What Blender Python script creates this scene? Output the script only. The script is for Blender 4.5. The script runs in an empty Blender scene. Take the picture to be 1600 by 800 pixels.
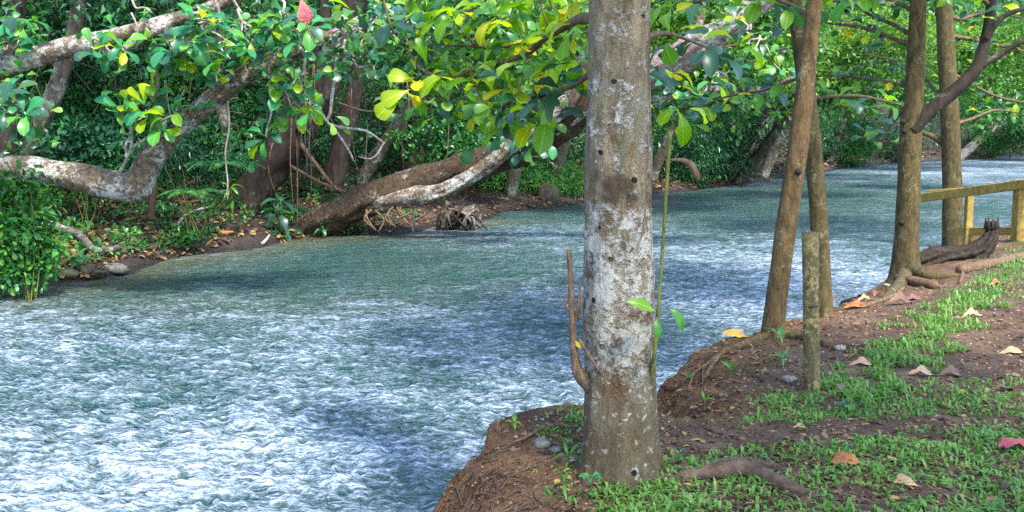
import bpy, math, random
import numpy as np
from mathutils import Vector, Matrix

random.seed(7)
RNG = np.random.default_rng(11)
SC = bpy.context.scene
COL = SC.collection

# ------------------------------------------------------------------ camera
F_PX = 1640.0                       # focal length in photo pixels (photo is 1600 wide)
PITCH = math.atan(210.0 / F_PX)
CAM_Z = 1.6
cam_d = bpy.data.cameras.new('camera')
cam_d.sensor_width = 36.0
cam_d.lens = 36.0 * F_PX / 1600.0
cam_d.clip_start = 0.05
cam_d.clip_end = 3000.0
cam = bpy.data.objects.new('camera', cam_d)
COL.objects.link(cam)
cam.location = (0, 0, CAM_Z)
cam.rotation_euler = (math.pi / 2 - PITCH, 0, 0)
SC.camera = cam

# ------------------------------------------------------------------ world + sun
SUN_EL, SUN_AZ = math.radians(56), math.radians(150)     # azimuth from +Y towards +X
wd = bpy.data.worlds.new('World')
SC.world = wd
wd.use_nodes = True
wn = wd.node_tree.nodes
sky = wn.new('ShaderNodeTexSky')
sky.sky_type = 'NISHITA'
sky.sun_disc = False
sky.sun_elevation = SUN_EL
sky.sun_rotation = SUN_AZ
sky.air_density = 1.0
sky.dust_density = 0.6
sky.ozone_density = 1.0
wn['Background'].inputs['Strength'].default_value = 0.15
wd.node_tree.links.new(sky.outputs[0], wn['Background'].inputs['Color'])
sd = bpy.data.lights.new('sun', 'SUN')
sd.energy = 2.1
sd.angle = math.radians(9)
sd.color = (1.0, 0.95, 0.86)
sun = bpy.data.objects.new('sun', sd)
COL.objects.link(sun)
sv = Vector((math.sin(SUN_AZ) * math.cos(SUN_EL), math.cos(SUN_AZ) * math.cos(SUN_EL), math.sin(SUN_EL)))
sun.rotation_euler = sv.to_track_quat('Z', 'Y').to_euler()
sun.location = sv * 60
SC.view_settings.view_transform = 'Standard'
SC.view_settings.look = 'None'
SC.view_settings.gamma = 1.0
SC.view_settings.exposure = 2.5
SC.render.engine = 'CYCLES'
SC.cycles.use_denoising = False
SC.cycles.max_bounces = 6
SC.cycles.diffuse_bounces = 3
SC.cycles.glossy_bounces = 2
SC.cycles.transmission_bounces = 3
SC.cycles.sample_clamp_indirect = 4.0
SC.cycles.sample_clamp_direct = 0.6

# ------------------------------------------------------------------ pixel <-> world (authoring helpers)
CP, SP = math.cos(PITCH), math.sin(PITCH)


def ray(px, py):
    u = (np.asarray(px, float) - 800) / F_PX
    v = (400 - np.asarray(py, float)) / F_PX
    return u, CP + v * SP, -SP + v * CP


def W(px, py, Y):
    dx, dy, dz = ray(px, py)
    t = Y / dy
    return Vector((float(dx * t), float(Y), float(CAM_Z + dz * t)))


def G(px, py, z=0.0):
    dx, dy, dz = ray(px, py)
    t = (z - CAM_Z) / dz
    return Vector((float(dx * t), float(dy * t), z))


def PX(x, y, z):
    z = z - CAM_Z
    f = y * CP - z * SP
    f = np.where(f < 0.05, 0.05, f)
    v = y * SP + z * CP
    return 800 + F_PX * x / f, 400 - F_PX * v / f


# ------------------------------------------------------------------ numpy noise
_perm = np.random.default_rng(3).permutation(512)
_ang = np.random.default_rng(4).uniform(0, 2 * np.pi, 512)
_gx, _gy = np.cos(_ang), np.sin(_ang)


def pn(x, y, seed=0):
    x = np.asarray(x, float) + seed * 17.31
    y = np.asarray(y, float) - seed * 9.77
    xi = np.floor(x).astype(np.int64)
    yi = np.floor(y).astype(np.int64)
    xf, yf = x - xi, y - yi
    u = xf * xf * xf * (xf * (xf * 6 - 15) + 10)
    v = yf * yf * yf * (yf * (yf * 6 - 15) + 10)

    def g(a, b):
        h = _perm[(_perm[(xi + a) & 511] + yi + b) & 511]
        return _gx[h] * (xf - a) + _gy[h] * (yf - b)
    a = g(0, 0) + u * (g(1, 0) - g(0, 0))
    b = g(0, 1) + u * (g(1, 1) - g(0, 1))
    return (a + v * (b - a)) * 1.5


def fbm(x, y, o=4, seed=0):
    s, a = 0, 1.0
    for k in range(o):
        s = s + a * pn(x * 2 ** k, y * 2 ** k, seed + k)
        a *= 0.5
    return s


def sstep(a, b, x):
    t = np.clip((x - a) / (b - a), 0, 1)
    return t * t * (3 - 2 * t)


# ------------------------------------------------------------------ terrain height
NEAR_EDGE = [(-0.3, -30), (0.0, 2.0), (-0.05, 4.0), (-0.17, 4.9), (-0.15, 5.45), (0.18, 5.85), (0.7, 5.85), (0.98, 5.85), (1.05, 6.15),
             (1.03, 6.55), (1.38, 7.45), (1.98, 8.35), (2.78, 9.3), (3.85, 10.75), (5.0, 12.8), (6.4, 14.6), (7.3, 16.4), (9.5, 19.4),
             (14, 26), (22, 38), (40, 62), (70, 84), (140, 108), (700, 120), (700, -30)]
FAR_EDGE = [(-700, -40), (-30, -30), (-18, 0), (-12, 8), (-9, 12), (-7.3, 14.8), (-6.9, 15.4), (-6.15, 15.8), (-6.3, 17.3), (-5.7, 18.7),
            (-4.2, 21.5), (-2.5, 22.4), (-1.5, 24.4), (-0.75, 25.4), (-0.2, 27.8), (1.4, 29.2), (4.7, 34.8), (6.5, 37), (9.6, 41.4), (15.7, 52),
            (22, 60.5), (29, 67.5), (35, 71.5), (60, 86), (120, 112), (700, 128), (700, 700), (-700, 700)]


def sdist(x, y, poly):
    """signed distance, positive inside the polygon"""
    x = np.asarray(x, float)
    y = np.asarray(y, float)
    d = np.full(x.shape, 1e9)
    ins = np.zeros(x.shape, bool)
    n = len(poly)
    for i in range(n):
        ax, ay = poly[i]
        bx, by = poly[(i + 1) % n]
        ex, ey = bx - ax, by - ay
        t = np.clip(((x - ax) * ex + (y - ay) * ey) / (ex * ex + ey * ey), 0, 1)
        d = np.minimum(d, (x - ax - t * ex) ** 2 + (y - ay - t * ey) ** 2)
        if ay != by:
            c = (ay > y) != (by > y)
            ins ^= c & (x < (bx - ax) * (y - ay) / (by - ay) + ax)
    d = np.sqrt(d)
    return np.where(ins, d, -d)


WATER_Z = -0.8


def height(x, y):
    dn = sdist(x, y, NEAR_EDGE)
    n1 = fbm(x / 0.9, y / 0.9, 3, 1)
    dn = dn + (0.10 * n1 + 0.05 * fbm(x / 0.2, y / 0.2, 2, 3)) * sstep(1.2, 0.0, np.abs(dn))
    top = -0.10 * np.exp(-np.maximum(dn, 0) / 0.30) + 0.025 * fbm(x / 1.6, y / 1.6, 3, 5) + 0.018 * fbm(x / 0.25, y / 0.25, 4, 8) + 0.10 * np.exp(-(((x - 0.2) / 0.55) ** 2 + ((y - 5.5) / 0.45) ** 2)) + 0.07 * np.exp(-(((x - 1.6) / 0.6) ** 2 + ((y - 7.7) / 0.6) ** 2))
    top = top - 0.012 * np.maximum(y - 9, 0) * (y < 40)
    fall = -0.10 + np.minimum(dn, 0) * 1.7 + 0.11 * fbm(x / 0.32, y / 0.32, 4, 12) * sstep(0.05, -0.12, dn)
    zn = np.where(dn > 0, top, np.minimum(fall, top))
    zn = np.maximum(zn, -1.5)
    df = sdist(x, y, FAR_EDGE)
    df = df + 0.5 * fbm(x / 2.5, y / 2.5, 3, 21) * sstep(8, 0, np.abs(df))
    dp = np.maximum(df, 0)
    zf = WATER_Z + np.minimum(df, 0) * 0.7 + 0.42 * np.minimum(dp, 0.5) + 0.16 * np.clip(dp - 0.5, 0, 2.5) \
        + 0.62 * np.clip(dp - 3.0, 0, 24) + 0.25 * np.clip(dp - 27, 0, 80)
    zf = zf + (0.10 * fbm(x / 1.1, y / 1.1, 4, 30) + 0.9 * fbm(x / 7, y / 7, 3, 33) * sstep(2, 9, dp)) * sstep(-0.3, 0.5, df)
    zf = np.maximum(zf, -1.6)
    return np.maximum(zn, zf)


NX0, NX1, NY0, NY1, NS = -1.6, 9.4, 1.4, 18.0, 0.04
nxs = np.arange(NX0, NX1 + 1e-6, NS)
nys = np.arange(NY0, NY1 + 1e-6, NS)
NEARX, NEARY = np.meshgrid(nxs, nys)
NEARZ = height(NEARX, NEARY)
CX0, CX1, CY0, CY1, CS = -60.0, 140.0, -40.0, 150.0, 0.5
cxs = np.concatenate([[-650, -400, -220, -120, -80], np.arange(CX0, CX1 + 1e-6, CS), [170, 240, 400, 650]])
cys = np.concatenate([[-300, -120, -60], np.arange(CY0, CY1 + 1e-6, CS), [180, 250, 400, 650]])
CGX, CGY = np.meshgrid(cxs, cys)
CGZ = height(CGX, CGY)


def bil(Z, x, y, x0, y0, s):
    fx = np.clip((x - x0) / s, 0, Z.shape[1] - 1.001)
    fy = np.clip((y - y0) / s, 0, Z.shape[0] - 1.001)
    i, j = fx.astype(int), fy.astype(int)
    a, b = fx - i, fy - j
    return (Z[j, i] * (1 - a) + Z[j, i + 1] * a) * (1 - b) + (Z[j + 1, i] * (1 - a) + Z[j + 1, i + 1] * a) * b


_CIN = CGZ[3:-4, 5:-4]


def HL(x, y):
    x = np.asarray(x, float)
    y = np.asarray(y, float)
    near = (x > NX0) & (x < NX1) & (y > NY0) & (y < NY1)
    return np.where(near, bil(NEARZ, x, y, NX0, NY0, NS), bil(_CIN, x, y, CX0, CY0, CS))


def hits(px, py, y0=2.0, y1=140.0, n=900):
    """where view rays meet the terrain or the water"""
    dx, dy, dz = ray(np.atleast_1d(px), np.atleast_1d(py))
    Ys = np.geomspace(y0, y1, n)
    t = Ys[None, :] / dy[:, None]
    X = dx[:, None] * t
    Z = CAM_Z + dz[:, None] * t
    Hh = np.maximum(HL(X, np.broadcast_to(Ys, X.shape)), WATER_Z)
    below = Z <= Hh
    k = np.argmax(below, axis=1)
    ok = below.any(axis=1)
    r = np.arange(len(k))
    return np.stack([X[r, k], Ys[k], Hh[r, k]], 1), ok


def GH(px, py, **kw):
    p, ok = hits(px, py, **kw)
    return Vector(p[0])


# ------------------------------------------------------------------ materials
def nmat(name):
    m = bpy.data.materials.new(name)
    m.use_nodes = True
    nt = m.node_tree
    bs = nt.nodes['Principled BSDF']
    return m, nt, bs


def N(nt, t, **kw):
    n = nt.nodes.new(t)
    for k, v in kw.items():
        if k in n.inputs:
            n.inputs[k].default_value = v
        else:
            setattr(n, k, v)
    return n


def noise_tex(nt, vec, scale, detail=4.0, rough=0.55, dist=0.0):
    n = N(nt, 'ShaderNodeTexNoise', Scale=scale, Detail=detail, Roughness=rough, Distortion=dist)
    nt.links.new(vec, n.inputs['Vector'])
    return n.outputs['Fac']


def ramp(nt, fac, stops, interp='LINEAR'):
    r = nt.nodes.new('ShaderNodeValToRGB')
    r.color_ramp.interpolation = interp
    e = r.color_ramp.elements
    while len(e) < len(stops):
        e.new(0.5)
    for k, (p, c) in enumerate(stops):
        e[k].position = p
        e[k].color = (c, c, c, 1) if isinstance(c, (int, float)) else (*c, 1)
    nt.links.new(fac, r.inputs['Fac'])
    return r.outputs['Color']


def mix(nt, fac, a, b, mode='MIX'):
    n = nt.nodes.new('ShaderNodeMix')
    n.data_type = 'RGBA'
    n.blend_type = mode
    for s, v in ((n.inputs['Factor'], fac), (n.inputs['A'], a), (n.inputs['B'], b)):
        if isinstance(v, (int, float)):
            s.default_value = v
        elif isinstance(v, tuple):
            s.default_value = (*v, 1)
        else:
            nt.links.new(v, s)
    return n.outputs['Result']


def math_n(nt, op, a, b=None):
    n = nt.nodes.new('ShaderNodeMath')
    n.operation = op
    for s, v in zip(n.inputs, (a, b)):
        if v is None:
            continue
        if isinstance(v, (int, float)):
            s.default_value = v
        else:
            nt.links.new(v, s)
    return n.outputs[0]


def bump(nt, bs, h, strength=0.5, dist=0.02):
    b = N(nt, 'ShaderNodeBump', Strength=strength, Distance=dist)
    nt.links.new(h, b.inputs['Height'])
    nt.links.new(b.outputs[0], bs.inputs['Normal'])
    return b


def coord(nt, scale=(1, 1, 1)):
    tc = nt.nodes.new('ShaderNodeTexCoord')
    mp = N(nt, 'ShaderNodeMapping')
    mp.inputs['Scale'].default_value = scale
    nt.links.new(tc.outputs['Object'], mp.inputs['Vector'])
    return mp.outputs[0]


def bark(name, dark, mid, lich, amt=0.5, scale=6.0, holes=False, stretch=0.35, bstr=0.6):
    m, nt, bs = nmat(name)
    v = coord(nt)
    vs = coord(nt, (1, 1, stretch))
    base = ramp(nt, noise_tex(nt, vs, scale * 2.2, 6, 0.65), [(0.35, dark), (0.62, mid)])
    big = noise_tex(nt, v, scale * 0.5, 5, 0.6)
    fine = noise_tex(nt, v, scale * 3.0, 4, 0.6, 0.4)
    s = math_n(nt, 'ADD', math_n(nt, 'MULTIPLY', big, 0.55), math_n(nt, 'MULTIPLY', fine, 0.45))
    lm = ramp(nt, s, [(0.60 - amt * 0.25, 0.0), (0.70 - amt * 0.25, 1.0)])
    lc = mix(nt, noise_tex(nt, v, scale * 5, 2), tuple(c * 0.65 for c in lich), lich)
    col = mix(nt, lm, base, lc)
    dk = ramp(nt, noise_tex(nt, vs, scale * 1.2, 5, 0.7, 0.6), [(0.3, 1.0), (0.42, 0.0)])
    col = mix(nt, dk, col, tuple(c * 0.6 for c in dark))
    if holes:
        vo = N(nt, 'ShaderNodeTexVoronoi', Scale=9.0)
        nt.links.new(v, vo.inputs['Vector'])
        hm = ramp(nt, vo.outputs['Distance'], [(0.10, 1.0), (0.14, 0.0)])
        pick = ramp(nt, N2 := noise_tex(nt, v, 4.0, 1), [(0.5, 0.0), (0.55, 1.0)])
        hm = mix(nt, 1.0, hm, pick, 'MULTIPLY')
        col = mix(nt, hm, col, (0.01, 0.008, 0.006))
    nt.links.new(col, bs.inputs['Base Color'])
    bs.inputs['Roughness'].default_value = 0.85
    bs.inputs['Specular IOR Level'].default_value = 0.25
    h = math_n(nt, 'ADD', noise_tex(nt, vs, scale * 4, 6, 0.7), math_n(nt, 'MULTIPLY', lm, 0.2))
    bump(nt, bs, h, bstr, 0.03)
    return m


def leafmat(name, stops, transl=0.35, tcol=(1.3, 1.5, 0.5), rough=0.45, veins=False, clump=0.0, spec=0.35):
    m, nt, bs = nmat(name)
    if veins:
        rnd = nt.nodes.new('ShaderNodeObjectInfo').outputs['Random']
    else:
        rnd = nt.nodes.new('ShaderNodeNewGeometry').outputs['Random Per Island']
    if clump:
        cn = ramp(nt, noise_tex(nt, coord(nt), clump, 2), [(0.3, 0.0), (0.7, 1.0)])
        rnd = math_n(nt, 'ADD', math_n(nt, 'MULTIPLY', rnd, 0.5), math_n(nt, 'MULTIPLY', cn, 0.5))
    col = ramp(nt, rnd, stops)
    if veins:
        tc = nt.nodes.new('ShaderNodeTexCoord')
        sx = nt.nodes.new('ShaderNodeSeparateXYZ')
        nt.links.new(tc.outputs['Object'], sx.inputs[0])
        ax = math_n(nt, 'ABSOLUTE', sx.outputs['X'])
        mid = ramp(nt, ax, [(0.008, 1.0), (0.018, 0.0)])
        w = math_n(nt, 'SUBTRACT', math_n(nt, 'MULTIPLY', sx.outputs['Y'], 52.0), math_n(nt, 'MULTIPLY', ax, 60.0))
        sv_ = ramp(nt, math_n(nt, 'SINE', w), [(0.86, 0.0), (0.97, 0.45)])
        vein = mix(nt, 1.0, mid, sv_, 'ADD')
        col = mix(nt, vein, col, mix(nt, 1.0, col, (2.0, 1.7, 1.3), 'MULTIPLY'))
        spot = ramp(nt, noise_tex(nt, tc.outputs['Object'], 7.0, 3), [(0.66, 0.0), (0.72, 0.7)])
        col = mix(nt, spot, col, (0.10, 0.075, 0.02))
    nt.links.new(col, bs.inputs['Base Color'])
    bs.inputs['Roughness'].default_value = rough
    bs.inputs['Specular IOR Level'].default_value = spec
    tr = nt.nodes.new('ShaderNodeBsdfTranslucent')
    nt.links.new(mix(nt, 1.0, col, tcol, 'MULTIPLY'), tr.inputs['Color'])
    ms = nt.nodes.new('ShaderNodeMixShader')
    ms.inputs[0].default_value = transl
    nt.links.new(bs.outputs[0], ms.inputs[1])
    nt.links.new(tr.outputs[0], ms.inputs[2])
    nt.links.new(ms.outputs[0], nt.nodes['Material Output'].inputs['Surface'])
    return m


M = {}
M['bark_main'] = bark('bark_main', (0.075, 0.045, 0.02), (0.22, 0.16, 0.085), (0.40, 0.38, 0.31), 0.36, 11.0, True)
M['bark_lean'] = bark('bark_lean', (0.04, 0.024, 0.009), (0.125, 0.075, 0.029), (0.20, 0.18, 0.08), 0.24, 9.0)
M['bark_young'] = bark('bark_young', (0.032, 0.024, 0.008), (0.09, 0.063, 0.021), (0.18, 0.15, 0.075), 0.22, 10.0)
M['bark_white'] = bark('bark_white', (0.045, 0.03, 0.018), (0.17, 0.12, 0.075), (0.44, 0.43, 0.39), 0.44, 6.5, stretch=1.0, bstr=1.0)
M['bark_pink'] = bark('bark_pink', (0.10, 0.065, 0.05), (0.28, 0.21, 0.18), (0.45, 0.42, 0.40), 0.4, 5.0, stretch=1.0, bstr=1.0)
M['bark_fallen'] = bark('bark_fallen', (0.014, 0.010, 0.006), (0.066, 0.042, 0.021), (0.24, 0.22, 0.18), 0.14, 7.0, stretch=1.0, bstr=1.0)
M['bark_dark'] = bark('bark_dark', (0.009, 0.006, 0.004), (0.032, 0.022, 0.015), (0.16, 0.15, 0.12), 0.15, 3.0, bstr=1.0)
M['bark_grey'] = bark('bark_grey', (0.035, 0.028, 0.02), (0.10, 0.08, 0.058), (0.28, 0.28, 0.25), 0.35, 3.0)
M['twig_pale'] = bark('twig_pale', (0.15, 0.11, 0.08), (0.34, 0.28, 0.22), (0.5, 0.48, 0.45), 0.4, 10.0)
M['twig_brown'] = bark('twig_brown', (0.06, 0.035, 0.02), (0.17, 0.10, 0.055), (0.26, 0.2, 0.15), 0.1, 14.0)
M['root'] = bark('root', (0.05, 0.03, 0.02), (0.13, 0.078, 0.05), (0.2, 0.15, 0.11), 0.12, 8.0, stretch=1.0)
M['vine'] = bark('vine', (0.07, 0.045, 0.03), (0.20, 0.14, 0.09), (0.34, 0.29, 0.23), 0.3, 2.0)
M['log'] = bark('log', (0.010, 0.007, 0.005), (0.042, 0.028, 0.018), (0.085, 0.065, 0.045), 0.2, 9.0, stretch=1.0, bstr=1.0)
M['stake'] = bark('stake', (0.05, 0.045, 0.022), (0.15, 0.115, 0.05), (0.38, 0.27, 0.11), 0.42, 11.0, stretch=0.3)
M['wood'] = bark('wood', (0.17, 0.115, 0.028), (0.32, 0.21, 0.05), (0.38, 0.27, 0.1), 0.1, 6.0, stretch=1.0, bstr=0.15)
M['stem_green'] = bark('stem_green', (0.05, 0.06, 0.01), (0.14, 0.15, 0.03), (0.2, 0.18, 0.06), 0.2, 14.0)
M['rock'] = bark('rock', (0.05, 0.045, 0.04), (0.17, 0.16, 0.14), (0.22, 0.21, 0.12), 0.35, 8.0, stretch=1.0)
M['rock_dark'] = bark('rock_dark', (0.025, 0.02, 0.016), (0.075, 0.062, 0.045), (0.10, 0.105, 0.05), 0.4, 8.0, stretch=1.0)
M['pebble'] = bark('pebble', (0.16, 0.12, 0.09), (0.36, 0.31, 0.25), (0.42, 0.38, 0.3), 0.3, 30.0, stretch=1.0)

m, nt, bs = nmat('bark_main')
v = coord(nt)
vs = coord(nt, (1, 1, .3))
sx = nt.nodes.new('ShaderNodeSeparateXYZ')
nt.links.new(v, sx.inputs[0])
zz = math_n(nt, 'MULTIPLY', sx.outputs['Z'], 0.4)          # 0..1 over 2.5 m
col = ramp(nt, noise_tex(nt, vs, 16, 7, .68, .3), [(.32, (.08, .050, .024)), (.5, (.20, .140, .075)), (.66, (.34, .25, .15))])
grn = ramp(nt, noise_tex(nt, vs, 7, 5, .6), [(.46, 0.0), (.62, .55)])
col = mix(nt, grn, col, (.17, .175, .115))
wz = ramp(nt, zz, [(0.0, .20), (.12, .34), (.22, .60), (.45, .66), (.52, .36), (.62, .46), (1.0, .32)])
ln_ = math_n(nt, 'ADD', math_n(nt, 'MULTIPLY', noise_tex(nt, v, 11, 5, .62), .5), math_n(nt, 'MULTIPLY', noise_tex(nt, v, 38, 4, .65, .3), .5))
lm = ramp(nt, math_n(nt, 'ADD', ln_, math_n(nt, 'MULTIPLY', math_n(nt, 'SUBTRACT', wz, .43), .38)), [(.51, 0.0), (.60, .95)])
col = mix(nt, lm, col, mix(nt, noise_tex(nt, v, 24, 3), (.33, .30, .24), (.58, .54, .48)))
moss = ramp(nt, math_n(nt, 'ADD', zz, math_n(nt, 'MULTIPLY', noise_tex(nt, v, 7, 5), .2)), [(.18, .60), (.42, 0.0)])
col = mix(nt, moss, col, mix(nt, noise_tex(nt, v, 18, 4), (.03, .028, .01), (.085, .055, .028)))
bz = ramp(nt, math_n(nt, 'ADD', zz, math_n(nt, 'MULTIPLY', noise_tex(nt, v, 9, 4), .12)), [(.535, 0.0), (.56, .8), (.60, .8), (.625, 0.0)])
bz = mix(nt, 1.0, bz, ramp(nt, noise_tex(nt, v, 8, 4, .6), [(.42, 0.0), (.58, 1.0)]), 'MULTIPLY')
col = mix(nt, bz, col, (.045, .026, .013))
dk = ramp(nt, noise_tex(nt, vs, 9, 6, .7, .6), [(.30, .9), (.44, 0.0)])
col = mix(nt, dk, col, (.05, .034, .016))
sp1 = ramp(nt, noise_tex(nt, v, 30, 3, .55), [(.60, 0.0), (.72, .75)])
rust = ramp(nt, noise_tex(nt, coord(nt, (1, 1, .6)), 7.5, 6, .68, .4), [(.52, 0.0), (.64, .8)])
col = mix(nt, rust, col, mix(nt, noise_tex(nt, v, 30, 4), (.05, .026, .011), (.17, .095, .042)))
col = mix(nt, mix(nt, 1.0, sp1, ramp(nt, zz, [(.3, 1.0), (.42, 0.0)]), 'MULTIPLY'), col, (.50, .48, .40))
vo = N(nt, 'ShaderNodeTexVoronoi', Scale=8.0)
nt.links.new(v, vo.inputs['Vector'])
hm = mix(nt, 1.0, ramp(nt, vo.outputs['Distance'], [(.085, 1.0), (.12, 0.0)]), ramp(nt, noise_tex(nt, v, 4.0, 1), [(.48, 0.0), (.53, 1.0)]), 'MULTIPLY')
col = mix(nt, hm, col, (.008, .006, .005))
nt.links.new(col, bs.inputs['Base Color'])
bs.inputs['Roughness'].default_value = .85
bs.inputs['Specular IOR Level'].default_value = .25
bump(nt, bs, math_n(nt, 'SUBTRACT', math_n(nt, 'ADD', noise_tex(nt, vs, 26, 7, .7), math_n(nt, 'MULTIPLY', lm, .25)), hm), 1.0, .06)
M['bark_main'] = m

GRN = lambda r, g, b: (r, g, b)
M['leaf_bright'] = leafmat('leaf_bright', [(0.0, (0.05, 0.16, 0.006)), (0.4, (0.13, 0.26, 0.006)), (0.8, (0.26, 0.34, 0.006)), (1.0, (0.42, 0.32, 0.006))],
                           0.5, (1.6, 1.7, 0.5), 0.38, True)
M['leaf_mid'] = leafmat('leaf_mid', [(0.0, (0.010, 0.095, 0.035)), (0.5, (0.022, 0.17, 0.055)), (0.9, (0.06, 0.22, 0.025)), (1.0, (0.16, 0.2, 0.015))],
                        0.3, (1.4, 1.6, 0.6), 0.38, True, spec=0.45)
M['leaf_dark'] = leafmat('leaf_dark', [(0.0, (0.010, 0.045, 0.028)), (0.7, (0.018, 0.075, 0.035)), (1.0, (0.03, 0.09, 0.02))], 0.22, (1.3, 1.6, 0.6), 0.38, True, spec=0.45)  # tone of leaves in shade put into the colour; also true teal leaves
M['leaf_right'] = leafmat('leaf_right', [(0.0, (0.015, 0.09, 0.012)), (0.6, (0.045, 0.17, 0.012)), (1.0, (0.12, 0.24, 0.01))], 0.4, (1.5, 1.7, 0.5), 0.4, True, spec=0.4)
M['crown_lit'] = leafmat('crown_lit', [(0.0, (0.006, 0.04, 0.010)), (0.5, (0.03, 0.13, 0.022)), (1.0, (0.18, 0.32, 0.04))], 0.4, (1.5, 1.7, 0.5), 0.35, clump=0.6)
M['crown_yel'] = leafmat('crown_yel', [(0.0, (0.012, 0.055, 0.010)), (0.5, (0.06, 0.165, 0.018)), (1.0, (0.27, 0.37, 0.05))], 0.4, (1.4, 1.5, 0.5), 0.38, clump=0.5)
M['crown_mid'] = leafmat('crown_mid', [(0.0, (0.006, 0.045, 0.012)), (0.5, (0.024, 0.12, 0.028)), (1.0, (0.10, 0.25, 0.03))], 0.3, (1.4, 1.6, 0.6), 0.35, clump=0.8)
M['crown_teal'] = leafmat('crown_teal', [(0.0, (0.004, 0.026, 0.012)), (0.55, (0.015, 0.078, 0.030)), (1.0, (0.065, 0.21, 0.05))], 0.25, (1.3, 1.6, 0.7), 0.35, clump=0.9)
M['thicket'] = leafmat('thicket', [(0.0, (0.018, 0.035, 0.014)), (0.5, (0.045, 0.08, 0.03)), (1.0, (0.16, 0.2, 0.08))], 0.3, (1.4, 1.5, 0.7), 0.4, clump=0.9)
M['shrub_bright'] = leafmat('shrub_bright', [(0.0, (0.02, 0.11, 0.03)), (0.55, (0.045, 0.20, 0.045)), (1.0, (0.16, 0.30, 0.03))], 0.32, (1.4, 1.6, 0.6), 0.35)
M['grass'] = leafmat('grass', [(0.0, (0.05, 0.13, 0.018)), (0.5, (0.11, 0.235, 0.038)), (0.9, (0.19, 0.31, 0.07)), (1.0, (0.28, 0.25, 0.12))], 0.35, (1.3, 1.5, 0.6), 0.45, clump=2.0)
M['litter'] = leafmat('litter', [(0.0, (0.035, 0.02, 0.012)), (0.5, (0.10, 0.05, 0.025)), (0.85, (0.2, 0.11, 0.05)), (1.0, (0.3, 0.2, 0.06))], 0.1, (1, 1, 1), 0.7)


def plainleaf(name, a, b):
    m, nt, bs = nmat(name)
    v = coord(nt)
    nt.links.new(ramp(nt, noise_tex(nt, v, 5.0, 5, 0.6), [(0.35, a), (0.65, b)]), bs.inputs['Base Color'])
    bs.inputs['Roughness'].default_value = 0.6
    bump(nt, bs, noise_tex(nt, v, 14.0, 3), 0.4, 0.05)
    return m


M['fall_orange'] = plainleaf('fall_orange', (0.16, 0.05, 0.015), (0.42, 0.16, 0.03))
M['fall_brown'] = plainleaf('fall_brown', (0.06, 0.03, 0.018), (0.17, 0.08, 0.035))
M['fall_tan'] = plainleaf('fall_tan', (0.24, 0.14, 0.07), (0.42, 0.27, 0.14))
M['fall_red'] = plainleaf('fall_red', (0.24, 0.03, 0.045), (0.45, 0.11, 0.10))
M['fall_yellow'] = plainleaf('fall_yellow', (0.28, 0.15, 0.02), (0.5, 0.33, 0.04))
M['fall_purple'] = plainleaf('fall_purple', (0.10, 0.03, 0.04), (0.24, 0.09, 0.08))

# near-bank soil
m, nt, bs = nmat('soil')
v = coord(nt)
c = ramp(nt, noise_tex(nt, v, 2.2, 6, 0.65), [(0.3, (0.08, 0.047, 0.030)), (0.5, (0.185, 0.110, 0.068)), (0.72, (0.31, 0.20, 0.125))])
clay = ramp(nt, noise_tex(nt, v, 5.0, 7, 0.7, 0.4), [(0.3, (0.05, 0.024, 0.010)), (0.5, (0.20, 0.10, 0.042)), (0.7, (0.40, 0.235, 0.105))])
at = N(nt, 'ShaderNodeAttribute')
at.attribute_name = 'clay'
c = mix(nt, at.outputs['Fac'], c, clay)
sp = ramp(nt, noise_tex(nt, v, 55, 3, 0.6), [(0.68, 0.0), (0.74, 0.7)])
c = mix(nt, sp, c, (0.34, 0.28, 0.22))
c = mix(nt, ramp(nt, noise_tex(nt, v, 30, 4, 0.7), [(0.32, 0.65), (0.45, 0.0)]), c, (0.03, 0.018, 0.014))
gp = nt.nodes.new('ShaderNodeNewGeometry')
gs = nt.nodes.new('ShaderNodeSeparateXYZ')
nt.links.new(gp.outputs['Position'], gs.inputs[0])
wetz = math_n(nt, 'ADD', math_n(nt, 'ADD', gs.outputs['Z'], 1.0), math_n(nt, 'MULTIPLY', noise_tex(nt, v, 6.0, 4), 0.12))
wetf = ramp(nt, wetz, [(0.30, 1.0), (0.42, 0.0)])          # soaked earth just above the water line
c = mix(nt, wetf, c, mix(nt, 1.0, c, (0.38, 0.36, 0.34), 'MULTIPLY'))
nt.links.new(ramp(nt, wetf, [(0.0, 0.9), (1.0, 0.35)]), bs.inputs['Roughness'])
nt.links.new(c, bs.inputs['Base Color'])
bs.inputs['Roughness'].default_value = 0.9
bs.inputs['Specular IOR Level'].default_value = 0.2
bump(nt, bs, math_n(nt, 'ADD', noise_tex(nt, v, 22, 8, 0.7), math_n(nt, 'MULTIPLY', noise_tex(nt, v, 70, 5, 0.75), 0.5)), 1.0, 0.10)
M['soil'] = m

# far-bank forest floor
m, nt, bs = nmat('forest_floor')
v = coord(nt)
c = ramp(nt, noise_tex(nt, v, 3.0, 8, 0.7, 0.5), [(0.3, (0.009, 0.006, 0.004)), (0.5, (0.025, 0.014, 0.009)), (0.7, (0.06, 0.034, 0.02))])
gp = nt.nodes.new('ShaderNodeNewGeometry')
gs = nt.nodes.new('ShaderNodeSeparateXYZ')
nt.links.new(gp.outputs['Position'], gs.inputs[0])
wetz = math_n(nt, 'ADD', math_n(nt, 'ADD', gs.outputs['Z'], 1.0), math_n(nt, 'MULTIPLY', noise_tex(nt, v, 6.0, 4), 0.12))
wetf = ramp(nt, wetz, [(0.30, 1.0), (0.42, 0.0)])          # soaked earth just above the water line
c = mix(nt, wetf, c, mix(nt, 1.0, c, (0.38, 0.36, 0.34), 'MULTIPLY'))
nt.links.new(ramp(nt, wetf, [(0.0, 0.9), (1.0, 0.35)]), bs.inputs['Roughness'])
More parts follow.
